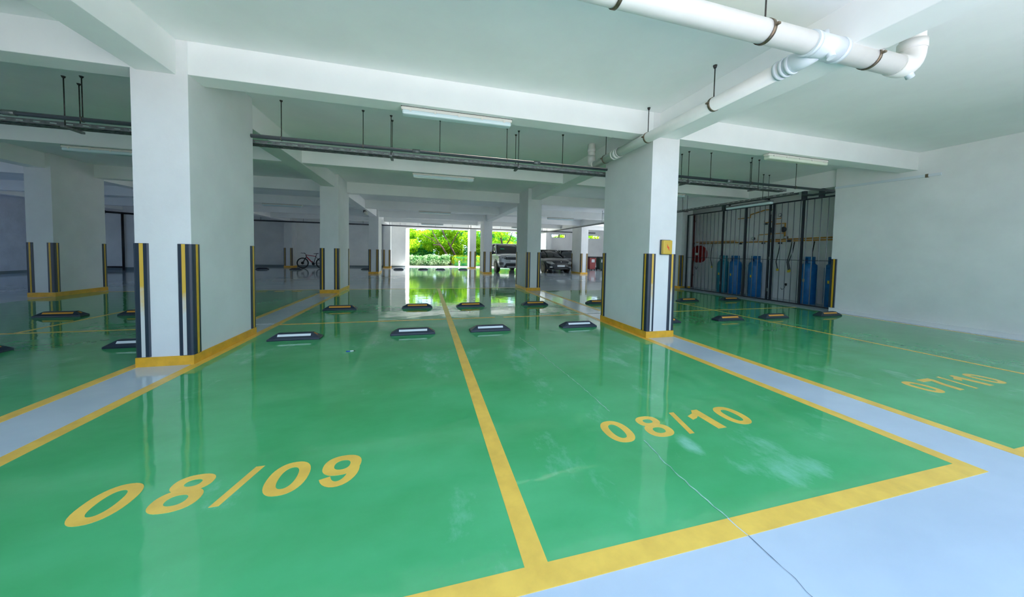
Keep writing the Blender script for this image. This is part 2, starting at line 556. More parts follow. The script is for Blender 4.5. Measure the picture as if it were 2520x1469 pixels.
strip(-8.6, -2.9, YM - 0.03, YM + 0.03, zm_)
strip(-2.4, 1.33, YM - 0.03, YM + 0.03, zm_)
strip(1.50, 3.3, YM - 0.03, YM + 0.03, zm_)
strip(3.8, 9.3, YM - 0.03, YM + 0.03, zm_)
for a, b in ((-2.88, -2.45), (3.33, 3.79), (3.92, 5.5)):
    strip(a, b, YM + 0.06, YM + 0.11, zm_ + 0.0004, 'joint_strip', 'pale_line', 'pale bare joint strip')
for (a, b) in ((-8.6, -2.9), (-2.4, 3.3)):
    strip(a, b, YE - 0.04, YE + 0.04, zl)
for x in (-4.7, -4.25, -3.8):
    strip(x, x + 0.25, 6.62, 6.78, zl, 'paint_dash')

def ell(cx, cy, rx, ry, n=36, p=2.3):
    o = []
    for k in range(n):
        a = 2 * math.pi * k / n
        c, s_ = math.cos(a), math.sin(a)
        o.append((cx + rx * math.copysign(abs(c) ** (2 / p), c), cy + ry * math.copysign(abs(s_) ** (2 / p), s_)))
    return o
def ring(mb, cx, cy, rx, ry, t, ty=None, z=zl, p=2.3, n=36):
    ty = t if ty is None else ty
    a, b = ell(cx, cy, rx, ry, n, p), ell(cx, cy, rx - t, ry - ty, n, p)
    vs = [(x, y, z) for x, y in a + b] + [(x, y, -0.003) for x, y in a + b]
    fs = []
    for i in range(n):
        j = (i + 1) % n
        fs += [(i, j, n + j, n + i), (2 * n + i, i, n + i, 3 * n + i) if False else (i, 2 * n + i, 2 * n + j, j), (n + j, 3 * n + j, 3 * n + i, n + i)]
    mb.add(vs, fs)
def digit(mb, ch, x, y, w=0.205, h=0.28):
    if ch == '0':
        ring(mb, x + w / 2, y + h / 2, w / 2, h / 2, 0.058, 0.05)
    elif ch == '8':
        ring(mb, x + w / 2, y + 0.082, w / 2, 0.084, 0.058, 0.046)
        ring(mb, x + w / 2, y + h - 0.070, w / 2 * 0.9, 0.071, 0.055, 0.042, z=zl + 0.0002)
    elif ch == '/':
        mb.prism([(x - 0.005, y - 0.01), (x + 0.038, y - 0.01), (x + 0.115, y + h + 0.005), (x + 0.07, y + h + 0.005)], -0.003, zl)
    elif ch == '1':
        mb.prism([(x + 0.085, y), (x + 0.16, y), (x + 0.16, y + h), (x + 0.105, y + h), (x + 0.07, y + h - 0.045), (x, y + h - 0.075), (x, y + h - 0.13), (x + 0.05, y + h - 0.115), (x + 0.085, y + h - 0.09)], -0.003, zl)
    elif ch == '7':
        mb.prism([(x, y + h), (x, y + h - 0.058), (x + 0.132, y + h - 0.058), (x + 0.085, y + h - 0.14), (x + 0.05, y), (x + 0.125, y), (x + 0.15, y + h - 0.15), (x + w, y + h - 0.05), (x + w, y + h)], -0.003, zl)
    elif ch == '9':
        ring(mb, x + w / 2, y + h - 0.090, w / 2, 0.092, 0.060, 0.048)
        o, i_ = [], []
        for k in range(15):
            a = math.radians(20 - k * 12.6)
            o.append((x + w / 2 + w / 2 * math.cos(a), y + h / 2 - 0.01 + (h / 2 - 0.01) * math.sin(a)))
            i_.append((x + w / 2 + (w / 2 - 0.058) * math.cos(a), y + h / 2 - 0.01 + (h / 2 - 0.056) * math.sin(a)))
        vs = [(p_[0], p_[1], zl + 0.0002) for p_ in o + i_]
        n = len(o)
        mb.add(vs, [(k, k + 1, n + k + 1, n + k) for k in range(n - 1)])
def number(txt, x, y):
    mb = MB()
    for ch, dx in zip(txt, (0, 0.31, 0.60, 0.78, 1.045)):
        digit(mb, ch, x + dx, y)
    o = mb.build('stall_number', 'yellow_line', floor)
    o['label'] = 'yellow painted stall number %s' % txt
number('08/09', -1.61, -2.38)
number('08/10', 1.25, -2.375)
number('07/10', 4.76, -2.35)

def crack(pts, w, m, name='floor_crack', seed=1):
    rnd = random.Random(seed)
    L = []
    for (a, b) in zip(pts, pts[1:]):
        n = max(2, int(math.dist(a, b) / 0.035))
        for k in range(n):
            t = k / n
            L.append((a[0] + (b[0] - a[0]) * t + rnd.uniform(-.006, .006), a[1] + (b[1] - a[1]) * t))
    L.append(pts[-1])
    vs, fs = [], []
    for i, p_ in enumerate(L):
        ww = w * rnd.uniform(0.4, 1.3) / 2
        vs += [(p_[0] - ww, p_[1], 0.0030), (p_[0] + ww, p_[1], 0.0030)]
        if i:
            fs.append((2 * i - 2, 2 * i - 1, 2 * i + 1, 2 * i))
    MB().add(vs, fs).build(name, m, floor)
crack([(1.38, 0.41), (1.42, -0.1), (1.44, -0.93), (1.46, -1.36), (1.46, -1.96)], 0.006, 'crack_pale', seed=2)
crack([(1.47, -2.38), (1.44, -2.62), (1.43, -2.82), (1.44, -3.05)], 0.008, 'crack_pale', seed=3)
crack([(1.44, -3.05), (1.44, -3.15)], 0.010, 'pale_line', seed=4)
crack([(1.44, -3.15), (1.43, -3.26), (1.43, -3.35), (1.42, -3.45)], 0.003, 'crack_dark', seed=5)

# ------------------------------------------------------------------ columns
def guard_leg_profile(leg=0.118, t=0.014, r=0.03):
    """L section wrapped round a corner at the origin, legs along +x and +y, rubber outside (-x, -y)"""
    o = [(leg, -t * 0.35), (leg - 0.01, -t)]
    for k in range(7):
        a = math.radians(270 - k * 15)
        o.append((r - t + r * math.cos(a), r - t + r * math.sin(a)))
    o += [(-t, leg - 0.01), (-t * 0.35, leg)]
    i_ = [(0.0005, leg), (0.0005, 0.0005), (leg, 0.0005)]
    return o + i_
def corner_guard(parent, x, y, sx, sy, z0, z1, tape):
    pr = guard_leg_profile()
    pts = [(x + px * sx, y + py * sy) for px, py in pr]
    g = MB().prism(pts, z0, z1).build('corner_guard', 'rubber', parent)
    g['label'] = 'black rubber corner guard'
    for k, ax in enumerate((0, 1)):
        a, b = 0.046, 0.078
        q = []
        for u, w in ((a, -0.0165), (b, -0.0165), (b, -0.012), (a, -0.012)):
            px, py = (u, w) if ax == 0 else (w, u)
            q.append((x + px * sx, y + py * sy))
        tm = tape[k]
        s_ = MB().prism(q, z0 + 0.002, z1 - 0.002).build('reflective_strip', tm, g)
    return g
def column(x, y, label, sheened=False, d=CD, guards='all', back=True, right=True):
    t = thing('concrete_column', (x, y, 0), label, 'column', 'guarded columns of the car park')
    MB().box(0, CW, 0, d, 0, HC).build('shaft', 'column', t, bevel=0.004)
    q = 0.012
    mb = MB()
    mb.box(-q, CW + q, -q, d + q, 0, 0.10)
    b = mb.build('base_band', 'yellow_band', t)
    b['label'] = 'yellow painted base band'
    z0, z1 = 0.105, 1.30
    f = sheened or ('tape', 'tape')
    cs = [(0, 0, 1, 1)] + ([(CW, 0, -1, 1)] if right else [])
    if back:
        cs += [(0, d, 1, -1), (CW, d, -1, -1)]
    for (cx, cy, sx_, sy_) in cs:
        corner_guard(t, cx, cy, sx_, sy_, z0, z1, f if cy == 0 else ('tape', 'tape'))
    return t
column(XC[0], 0, 'large white column in the left foreground with guard tape painted with a whitish sheen', ('tape_sheen', 'tape'))
c_r1 = column(XC[1], 0, 'white column in the right foreground with the yellow electric box on it', ('tape_sheen', 'tape'))
column(XC[0] - P, ROW[1], 'shaded white column at the left edge, behind the left foreground column')
column(XC[0], ROW[1], 'white column directly behind the left foreground column, hiding half the bicycle')
column(XC[1], ROW[1], 'white column between the silver car and the dark car')
column(9.5, ROW[1], 'white column at the left end of the gas cylinder cage', right=False)
column(XC[0], ROW[2], 'distant white column left of the garden opening carrying twin lamps')
column(XC[1], ROW[2], 'distant white column just left of the silver car')
column(9.5, ROW[2], 'distant white column between the dark cars and the rubbish bins')
column(XC[0] - P, ROW[3], 'white column against the back wall just left of the bicycle', d=0.86, back=False)
column(XC[0], ROW[3], 'farthest white column left of the garden opening, against the back wall', d=0.86, back=False)
column(XC[1], ROW[3], 'free-standing white column at the right side of the garden opening')
column(9.5, ROW[3], 'far white column behind the dark car at the right end of the opening', d=1.2, back=False)

# guard on the end of the right wall, by the cage
t = thing('wall_guard', (XR, 1.35, 0.10), 'black corner guard with yellow stripe on the right wall end beside the gas cage', 'corner guard')
pr = guard_leg_profile()
MB().prism([(px, -py) for px, py in pr], 0, 1.17).build('guard_body', 'rubber', t)
MB().box(-0.0165, -0.012, -0.082, -0.046, 0.002, 1.168).build('reflective_strip', 'tape', t)
MB().box(0.046, 0.078, 0.012, 0.0165, 0.002, 1.168).build('reflective_strip', 'tape', t)

# electric box with a red lightning bolt on the right foreground column
t = thing('electric_box', (3.575, -0.001, 1.40), 'yellow electric box with a red lightning bolt on the right foreground column', 'electric box')
MB().box(-0.082, 0.082, -0.075, 0.0, -0.105, 0.11).build('cover', 'box_yellow', t, bevel=0.014)
MB().box(-0.088, 0.088, -0.028, 0.0, -0.112, 0.117).build('back_plate', 'conduit', t, bevel=0.006)
MB().prism([(-0.018, 0.058), (-0.012, -0.010), (0.000, -0.004), (0.000, -0.014), (0.026, -0.058), (0.016, 0.012), (0.004, 0.006)], 0, 0.001).build('lightning_bolt', 'red', t)
t.children[-1].rotation_euler = (math.radians(90), 0, 0)
t.children[-1].location = (0, -0.0752, 0)

# ------------------------------------------------------------------ wheel stops
def make_stop(tape, back=False):
    t = thing('wheel_stop', (0, 0, 0), 'x', 'wheel stop')
    L, D, Hh = 0.65, 0.17, 0.095
    z1 = 0.025
    vs = [(-L/2, 0, 0), (L/2, 0, 0), (L/2, D, 0), (-L/2, D, 0),
          (-L/2, 0, z1), (L/2, 0, z1), (L/2, D, z1), (-L/2, D, z1),
          (-L/2+.11, .055, Hh), (L/2-.11, .055, Hh), (L/2-.11, D-.055, Hh), (-L/2+.11, D-.055, Hh)]
    fs = [(0, 3, 2, 1), (0, 1, 5, 4), (1, 2, 6, 5), (2, 3, 7, 6), (3, 0, 4, 7),
          (4, 5, 9, 8), (5, 6, 10, 9), (6, 7, 11, 10), (7, 4, 8, 11), (8, 9, 10, 11)]
    MB().add(vs, fs).build('stop_body', 'rubber', t, bevel=0.006)
    nrm = Vector((0, -(Hh - z1), 0.055)).normalized()
    def on(x, f):
        p_ = Vector((x, 0.055 * f, z1 + (Hh - z1) * f)) + nrm * 0.0025
        return p_
    q = [on(-.205, .42), on(.205, .42), on(.205, .80), on(-.205, .80)]
    if back:
        q = [Vector((v.x, D - v.y, v.z)) for v in q]
    MB().add(q, [(0, 1, 2, 3)]).build('reflective_strip', tape, t)
    e = Vector((-(Hh - z1), 0, 0.11)).normalized()
    for s_ in (-1, 1):
        def one(y, f):
            v = Vector((-L/2 + .11 * f, y, z1 + (Hh - z1) * f)) + e * 0.0025
            return (v.x * s_ * -1 * -1 if s_ == -1 else -v.x, v.y, v.z)
        MB().add([one(.066, .45), one(.104, .45), one(.104, .85), one(.066, .85)], [(0, 1, 2, 3)]).build('end_reflector', 'tape_orange', t)
    return t
G1, G2, G3 = 'near row of wheel stops', 'second row of wheel stops', 'far row of wheel stops'
near = [(-5.06, 'sheen_and_pen_white', 'black wheel stop cut off at the left picture edge'),
        (-3.48, 'sheen_and_pen_white', 'wheel stop with white-sheen strip half hidden behind the left foreground column'),
        (-1.75, 'sheen_and_pen_white', 'wheel stop with white-sheen strip just right of the left foreground column'),
        (-0.165, 'sheen_and_pen_white', 'wheel stop with white-sheen strip left of the central yellow line'),
        (1.03, 'sheen_and_pen_white', 'wheel stop with white-sheen strip right of the central yellow line'),
        (2.60, 'sheen_and_pen_white', 'wheel stop with white-sheen strip just left of the right foreground column'),
        (4.38, 'tape_orange', 'wheel stop mostly hidden behind the right foreground column, end showing'),
        (5.91, 'tape_orange', 'near wheel stop left of the thin yellow divider in the right bay'),
        (7.13, 'tape_orange', 'near wheel stop right of the thin yellow divider in the right bay'),
        (8.72, 'tape_orange', 'wheel stop beside the right wall end and its striped guard')]
second = [(-6.17, 'black wheel stop with orange strip in front of the shaded left column'),
          (-5.02, 'orange-striped wheel stop cut by the left edge of the left foreground column'),
          (-3.72, 'wheel stop almost wholly hidden behind the left foreground column, tip at its right'),
          (-1.715, 'orange-striped wheel stop in front of the column that hides the bicycle'),
          (-0.155, 'orange-striped wheel stop left of the central yellow line, second row'),
          (1.03, 'orange-striped wheel stop right of the central yellow line, second row'),
          (2.61, 'orange-striped wheel stop before the column between the cars'),
          (4.34, 'orange-striped wheel stop cut by the left side of the right foreground column'),
          (7.15, 'orange-striped wheel stop just right of the right foreground column, farther row'),
          (8.65, 'orange-striped wheel stop standing before the gas cage')]
farr = [(-9.27, 17.95, 'far dark wheel stop left of the back wall column'),
        (-7.45, 17.75, 'far dark wheel stop under the bicycle front wheel'),
        (-3.62, 18.2, 'far dark wheel stop behind the twin-lamp column'),
        (-1.68, 18.25, 'far dark wheel stop at the left edge of the garden opening'),
        (-0.12, 18.35, 'far dark wheel stop, left one of the pair inside the garden opening'),
        (1.02, 18.4, 'far dark wheel stop, right one of the pair inside the garden opening'),
        (2.56, 18.5, 'far dark wheel stop left of the free-standing opening column')]
pw, po, pf = make_stop('sheen_and_pen_white'), make_stop('tape_orange'), make_stop('tape_orange', True)
def place(proto, used, x, y, label, group):
    if not used[0]:
        used[0] = True
        proto.location = (x, y, 0)
        tag(proto, label, None, group)
    else:
        copy_thing(proto, (x, y, 0), label, group)
u1, u2, u3 = [False], [False], [False]
for x, tp, lb in near:
    place(pw if tp == 'sheen_and_pen_white' else po, u1 if tp == 'sheen_and_pen_white' else u2, x, 0.82, lb, G1)
for x, lb in second:
    place(po, u2, x, 3.18, lb, G2)
for x, y, lb in farr:
    place(pf, u3, x, y, lb, G3)

# pen dropped on the floor
t = thing('pen', (-0.885, 0.145, 0.007), 'small blue and white pen lying on the green floor', 'pen', rotz=0.12)
MB().tube([(-.05, 0, 0), (.028, 0, 0)], 0.006, 8).build('barrel', 'sheen_and_pen_white', t)
MB().tube([(-.055, 0, 0.0), (-.01, 0, 0.0)], 0.0066, 8).build('cap', 'blue_pen', t)
MB().tube([(.028, 0, 0), (.055, 0, -0.003)], [0.005, 0.001], 8).build('tip', 'black', t)

# ------------------------------------------------------------------ lamps under the beams (switched off)
def make_lamp(diff='diffuser'):
    t = thing('batten_lamp', (0, 0, 0), 'x', 'ceiling lamp')
    MB().box(-.715, .715, -.052, .052, -.045, 0).build('housing', 'housing', t, bevel=0.015)
    MB().box(-.70, .70, -.058, .058, -.098, -.040).build('diffuser', diff, t, bevel=0.02)
    for k in range(5):
        x = -.6 + .3 * k
        MB().box(x - .012, x + .012, -.0635, -.050, -.062, -.030).build('clip', 'housing', t)
    MB().tube([(-.715, -.045, -.004), (.715, -.045, -.004)], 0.005, 6).build('cable', 'steel', t)
    return t
lp = make_lamp()
lo = make_lamp('diffuser_old')
GL = 'batten lamps under the beams'
lamps = [(0.41, 0.125, 'long white batten lamp under the nearest beam between the two foreground columns'),
         (0.42, 3.70, 'white batten lamp under the second beam, above the middle of the picture'),
         (0.42, 11.13, 'far small batten lamp under the fourth beam above the opening'),
         (0.45, 17.89, 'farthest batten lamp just over the garden opening'),
         (-5.70, 3.70, 'batten lamp at far left cut by the left foreground column'),
         (-5.65, 11.13, 'far batten lamp left of the column hiding the bicycle'),
         (6.62, 11.13, 'far batten lamp above the dark car'),
         (6.55, 17.89, 'farthest right batten lamp over the silver car'),
         (6.58, 3.70, 'batten lamp peeping out right of the right foreground column')]
for i, (x, y, lb) in enumerate(lamps):
    if i == 0:
        lp.location = (x, y, HB)
        tag(lp, lb, None, GL)
    else:
        copy_thing(lp, (x, y, HB), lb, GL)
lo.location = (6.40, 0.125, HB)
tag(lo, 'yellowed batten lamp under the beam near the right wall', None, GL)

# twin spot lamp on the left beam
t = thing('twin_lamp', (-2.72, 11.9, 2.98), 'small twin emergency lamp under the beam before the twin-lamp column', 'emergency lamp')
MB().box(0, 0.10, -.14, .14, -.04, .08).build('bracket', 'steel', t, bevel=0.01)
for s_ in (-1, 1):
    MB().lathe([(0.001, -.10), (.075, -.09), (.08, -.07), (.035, 0.0), (.001, .01)], (.10, s_ * .11, -.05), 'y', 16).build('spot_head', 'housing', t)

# ------------------------------------------------------------------ white drain pipes
def bend(c, r, a0, a1, plane, n=8):
    o = []
    for k in range(n + 1):
        a = math.radians(a0 + (a1 - a0) * k / n)
        u, v = r * math.cos(a), r * math.sin(a)
        o.append((c[0] + u, c[1], c[2] + v) if plane == 'xz' else ((c[0], c[1] + u, c[2] + v) if plane == 'yz' else (c[0] + u, c[1] + v, c[2])))
    return o
MY, MZ, MR = -2.23, 3.035, 0.083
t = thing('main_drain_pipe', (3.2, MY, MZ), 'thick white plastic drain pipe crossing the ceiling at upper right', 'pipe')
def T(p_):
    return [(q[0] - 3.2, q[1] - MY, q[2] - MZ) for q in p_]
MB().tube(T([(-3.0, MY, MZ + .02), (4.10, MY, MZ)]), MR, 28).build('pipe_run', 'pvc', t)
el = [(4.08, MY, MZ)] + bend((4.16, MY, MZ + .15), .15, -90, 0, 'xz') + [(4.31, MY, MZ + .24)]
MB().tube(T(el), MR + .008, 28).build('elbow', 'pvc', t)
MB().tube(T([(4.31, MY, MZ + .2), (4.31, MY, HC)]), MR, 28).build('riser', 'pvc', t)
MB().tube(T([(4.31, MY, MZ + .16), (4.31, MY, MZ + .24)]), MR + .014, 28).build('socket', 'pvc', t)
MB().tube(T([(4.20, MY - .02, MZ - .02), (4.27, MY - .02, MZ - .09)]), .03, 16).build('cleanout_plug', 'pvc_fit', t)
fit = MB()
fit.tube(T([(3.02, MY, MZ), (3.36, MY, MZ)]), MR + .010, 28)
fit.tube(T([(3.01, MY, MZ), (3.05, MY, MZ)]), MR + .014, 28)
fit.tube(T([(3.33, MY, MZ), (3.37, MY, MZ)]), MR + .014, 28)
f_ = fit.build('wye_fitting', 'pvc_fit', t)
f_['label'] = 'pale blue-white branch fitting'
fp = MB()
fp.tube(T([(3.20, MY, MZ), (3.20, MY, MZ + .13)]), .028, 16)
fp.tube(T([(3.20, MY - .02, MZ), (3.20, MY - .055, MZ - .115)]), .030, 16)
fp.build('cleanout_plug', 'pvc_fit', t)

SX, SZ, SR = 3.13, 2.99, 0.072
t = thing('branch_drain_pipe', (SX, 0, SZ), 'white branch drain pipe running back beside the right foreground column', 'pipe')
def T2(p_):
    return [(q[0] - SX, q[1], q[2] - SZ) for q in p_]
MB().tube(T2([(SX, -1.98, SZ), (SX, 1.46, SZ)]), SR, 24).build('pipe_run', 'pvc', t)
wy = [(SX + .03, MY + .03, SZ + .03), (SX + .005, -2.12, SZ + .005), (SX, -1.98, SZ)]
MB().tube(T2(wy), SR + .006, 24).build('branch_neck', 'pvc_fit', t)
mb = MB()
for y in (-2.03, -1.98, -1.93):
    mb.tube(T2([(SX, y - .014, SZ), (SX, y + .014, SZ)]), SR + .012, 24)
mb.build('branch_socket', 'pvc_fit', t)
mb = MB()
for y in (0.62, 0.70, 0.78):
    mb.tube(T2([(SX, y - .02, SZ), (SX, y + .02, SZ)]), SR + .010, 24)
mb.tube(T2([(SX, .60, SZ), (SX, .80, SZ)]), SR + .006, 24)
mb.build('coupling', 'pvc', t)
MB().tube(T2([(SX, 1.42, SZ)] + bend((SX, 1.46, SZ + .12), .12, -90, 0, 'yz') + [(SX, 1.58, SZ + .2)]), SR + .007, 24).build('elbow', 'pvc', t)
MB().tube(T2([(SX, 1.58, SZ + .16), (SX, 1.58, HC)]), SR - .004, 24).build('riser', 'pvc', t)
MB().tube(T2([(SX, 1.58, SZ + .27), (SX, 1.58, SZ + .34)]), SR + .008, 24).build('socket', 'pvc', t)

GH = 'clamp hangers of the drain pipes'
def pipe_hanger(x, y, z, r, along, label):
    t = thing('pipe_hanger', (x, y, HC), label, 'pipe hanger', GH)
    zz = z - HC
    n = 32
    vs, fs = [], []
    for k in range(n):
        a = 2 * math.pi * k / n
        for rr, w in ((r + .001, -.014), (r + .006, -.014), (r + .006, .014), (r + .001, .014)):
            u, v = rr * math.cos(a), rr * math.sin(a)
            vs.append((w, u, v + zz) if along == 'x' else (u, w, v + zz))
    for k in range(n):
        for j in range(4):
            a, b = k * 4 + j, k * 4 + (j + 1) % 4
            c, d = ((k + 1) % n) * 4 + (j + 1) % 4, ((k + 1) % n) * 4 + j
            fs.append((a, b, c, d))
    MB().add(vs, fs, True).build('clamp_ring', 'clamp', t)
    MB().tube([(0, 0, zz + r), (0, 0, 0)], 0.006, 8).build('rod', 'steel', t)
    MB().lathe([(.001, -.03), (.014, -.03), (.022, 0), (.001, 0)], (0, 0, 0), 'z', 12).build('ceiling_anchor', 'steel', t)
    ear = MB()
    for s_ in (-1, 1):
        if along == 'x':
            ear.cbox((0, s_ * (r + .016), zz), (.026, .03, .014))
        else:
            ear.cbox((s_ * (r + .016), 0, zz), (.03, .026, .014))
    ear.build('clamp_ear', 'clamp', t)
pipe_hanger(1.24, MY, MZ + .006, MR, 'x', 'clamp hanger on the thick drain pipe at the top picture edge')
pipe_hanger(2.55, MY, MZ + .002, MR, 'x', 'clamp hanger with long rod on the thick pipe left of its branch fitting')
pipe_hanger(3.74, MY, MZ, MR, 'x', 'clamp hanger on the thick pipe between branch fitting and end elbow')
pipe_hanger(SX, -1.22, SZ, SR, 'y', 'clamp hanger on the branch pipe, nearest the thick pipe')
pipe_hanger(SX, -0.10, SZ, SR, 'y', 'clamp hanger on the branch pipe just before the nearest beam')
pipe_hanger(SX, 1.05, SZ, SR, 'y', 'clamp hanger on the branch pipe beyond the nearest beam')

# ------------------------------------------------------------------ conduit and cable trays
CY, CZ = 1.28, 2.875
t = thing('conduit', (0, CY, CZ), 'long dark conduit pipe hung below the ceiling behind the foreground columns', 'conduit')
MB().tube([(-14.5, 0, 0), (9.3, 0, 0)], 0.028, 12).build('conduit_pipe', 'conduit', t)
for x in (-4.95, -0.15, 1.9, 6.2):
    MB().tube([(x - .06, 0, 0), (x + .06, 0, 0)], 0.034, 12).build('coupling', 'galv', t)
MB().tube([(9.3, 0, 0), (9.42, .05, 0), (9.45, .5, 0.0), (9.45, .75, .03)], 0.026, 10).build('conduit_bend', 'conduit', t)
def tray(name, x0, x1, loc, label, along='x'):
    t = thing(name, loc, label, 'cable tray')
    w, h = 0.17, 0.05
    L = x1 - x0
    mb = MB()
    def b(u0, u1, v0, v1, z0, z1):
        if along == 'x':
            mb.box(u0, u1, v0, v1, z0, z1)
        else:
            mb.box(v0, v1, u0, u1, z0, z1)
    b(x0, x1, 0, .004, 0, .018)
    b(x0, x1, 0, .004, .032, h)
    u = x0
    while u < x1 - .2:
        b(u, u + .09, 0, .004, .017, .033)
        u += .16
    b(x0, x1, w - .004, w, 0, h)
    b(x0, x1, 0, .014, h - .003, h)
    b(x0, x1, w - .014, w, h - .003, h)
    n = int(L / 0.14)
    for k in range(n):
        u = x0 + L * k / n
        b(u, u + .075, 0.004, w - .004, 0, .003)
    b(x0, x1, .004, .03, 0, .003)
    b(x0, x1, w - .03, w - .004, 0, .003)
    b(x0, x1, .075, .095, 0, .003)
    mb.build('tray_channel', 'galv', t)
    for v, z in ((.05, .012), (.08, .014), (.115, .011)):
        q = [(x0, v, z), (x1, v, z)] if along == 'x' else [(v, x0, z), (v, x1, z)]
        MB().tube(q, 0.011, 6).build('cable', 'hose', t)
    return t
TYY, TZ = 1.36, 2.795
tray('cable_tray', -14.5, 7.95, (0, TYY, TZ), 'long perforated cable tray beside the conduit behind the foreground columns')
tray('cable_tray', 1.55, 19.6, (8.45, 0, 2.795), 'cable tray turning off and running back above the gas cage', 'y')

GR = 'hanger rods of the conduit'
def rod(x, y, zb, label, group=GR, tray_w=None, along='x'):
    t = thing('hanger_rod' if tray_w is None else 'trapeze_hanger', (x, y, HC), label, 'hanger', group)
    ds = (0,) if tray_w is None else (-.012, tray_w + .012)
    for d in ds:
        q = (0, d) if along == 'x' else (d, 0)
        MB().tube([(q[0], q[1], zb - HC), (q[0], q[1], 0)], 0.006, 6).build('rod', 'steel', t)
        MB().lathe([(.001, -.022), (.012, -.022), (.022, 0), (.001, 0)], (q[0], q[1], 0), 'z', 10).build('ceiling_anchor', 'steel', t)
    if tray_w is None:
        n = 16
        pts = [(0, .033 * math.cos(2 * math.pi * k / n), CZ - HC + .033 * math.sin(2 * math.pi * k / n)) for k in range(n)]
        MB().tube(pts, .004, 6, closed=True).build('clip_ring', 'clamp', t)
    else:
        a, b = -.05, tray_w + .05
        if along == 'x':
            MB().box(-.02, .02, a, b, zb - HC - .028, zb - HC - .001).build('bracket', 'galv', t)
        else:
            MB().box(a, b, -.02, .02, zb - HC - .028, zb - HC - .001).build('bracket', 'galv', t)
rods = [(-4.26, 'conduit hanger rod at far left, right of the leaning pair'),
        (-2.04, 'conduit hanger rod nearest the right side of the left foreground column'),
        (-0.94, 'conduit hanger rod second from the left foreground column'),
        (0.22, 'conduit hanger rod behind the nearest lamp, under its left half'),
        (1.35, 'conduit hanger rod under the right end of the nearest lamp'),
        (2.39, 'conduit hanger rod just left of the white riser pipe'),
        (5.71, 'conduit hanger rod right of the right foreground column'),
        (6.80, 'conduit hanger rod left of the yellowed lamp'),
        (8.10, 'conduit hanger rod below the yellowed lamp')]
for x, lb in rods:
    rod(x, CY, CZ + .03, lb)
GT = 'trapeze hangers of the cable trays'
for x, lb in ((-4.49, 'pair of tray hanger rods at far left with bracket below the tray'),
              (-0.54, 'pair of tray hanger rods left of the nearest lamp'),
              (1.58, 'pair of tray hanger rods right of the nearest lamp'),
              (5.22, 'pair of tray hanger rods nearest the right foreground column, right side'),
              (7.09, 'pair of tray hanger rods left of the yellowed lamp')):
    rod(x, TYY, TZ, lb, GT, .17)
for y, lb in ((2.28, 'pair of hanger rods on the side tray above the cage, nearest'),
              (5.0, 'pair of hanger rods on the side tray at the cage left end'),
              (10.2, 'pair of hanger rods on the side tray beyond the cage')):
    rod(8.45, y, 2.795, lb, GT, .17, 'y')

# lamp hung below the side tray
t = thing('tray_lamp', (8.54, 2.75, 2.74), 'batten lamp hung lengthwise under the side tray before the gas cage', 'ceiling lamp')
MB().box(-.05, .05, -.65, .65, -.04, 0.0).build('housing', 'galv', t, bevel=.01)
MB().box(-.055, .055, -.64, .64, -.095, -.035).build('diffuser', 'diffuser', t, bevel=.02)
for y in (-.56, .56):
    MB().box(-.02, .02, y - .015, y + .015, 0, .050).build('strap', 'steel', t)

# far pipes
t = thing('far_pipe', (0, 19.9, 3.0), 'thin dark pipe crossing high up before the far back wall', 'pipe')
MB().tube([(-12.9, 0, 0.0), (13.5, 0, 0.0)], 0.045, 10).build('pipe_run', 'conduit', t)
mb = MB()
for k in range(22):
    mb.tube([(-12.5 + 1.2 * k, 0, .0), (-12.5 + 1.2 * k, 0, HC - 3.0)], .008, 6)
mb.build('hanger', 'steel', t)
t = thing('standpipe', (-14.86, 16.88, 0), 'dark standpipe with high cross pipe on the shaded far left wall', 'pipe')
MB().tube([(0, 0, 0), (0, 0, 2.86)], .05, 10).build('riser', 'black', t)
MB().tube([(-.75, 0, 2.93), (2.0, 0, 2.80)], .05, 10).build('cross_pipe', 'black', t)
MB().tube([(-.75, 0, .16), (0.0, 0, .16)], .04, 8).build('low_pipe', 'black', t)
MB().lathe([(.001, -.12), (.09, -.12), (.09, .06), (.001, .06)], (-.75, 0, 2.93), 'x', 12).build('valve', 'black', t)

# cable trunking on the right wall
t = thing('cable_trunking', (XR, 1.35, 2.97), 'pale cable trunking fixed high on the right wall', 'cable trunking')
mb = MB()
mb.add([(-.03, 0, -.025), (0, 0, -.025), (0, 0, .025), (-.03, 0, .025), (-.03, -1.66, -.06), (0, -1.66, -.06), (0, -1.66, -.01), (-.03, -1.66, -.01)],
       [(0, 1, 2, 3), (4, 7, 6, 5), (0, 4, 5, 1), (1, 5, 6, 2), (2, 6, 7, 3), (3, 7, 4, 0)])
mb.build('trunk', 'pvc_fit', t)
MB().box(-.034, 0, -1.50, -1.46, -.068, -.002).build('saddle', 'clamp', t)

# ------------------------------------------------------------------ gas cage
cage = thing('gas_cage', (9.56, 0, 0), 'dark steel bar cage closing the gas cylinder alcove', 'cage')
ZB, ZT = 0.06, 2.80
y = 1.50
while y < 5.95:
    MB().tube([(0, y, ZB), (0, y, ZT)], .011, 8).build('bar', 'bar', cage)
    y += 0.155
for y in (2.05, 2.80, 2.90, 3.62, 4.42, 5.92):
    MB().box(-.024, .024, y - .021, y + .021, 0.0, ZT + .01).build('post', 'post', cage)
for z, h in ((ZB, .035), (ZT, .035), (1.22, .014)):
    MB().box(-.016, .016, 1.37, 5.94, z - h / 2, z + h / 2).build('rail', 'post', cage)
for y in (2.05, 1.66, 4.42):
    MB().box(-.04, .04, y - .045, y + .045, ZT, 3.02).build('top_post', 'conduit', cage)
for y, z in ((2.85, .35), (2.85, 1.25), (2.85, 2.55), (4.42, .4), (4.42, 1.25), (4.42, 2.45)):
    MB().tube([(-.036, y, z - .05), (-.036, y, z + .05)], .014, 8).build('hinge', 'galv', cage)
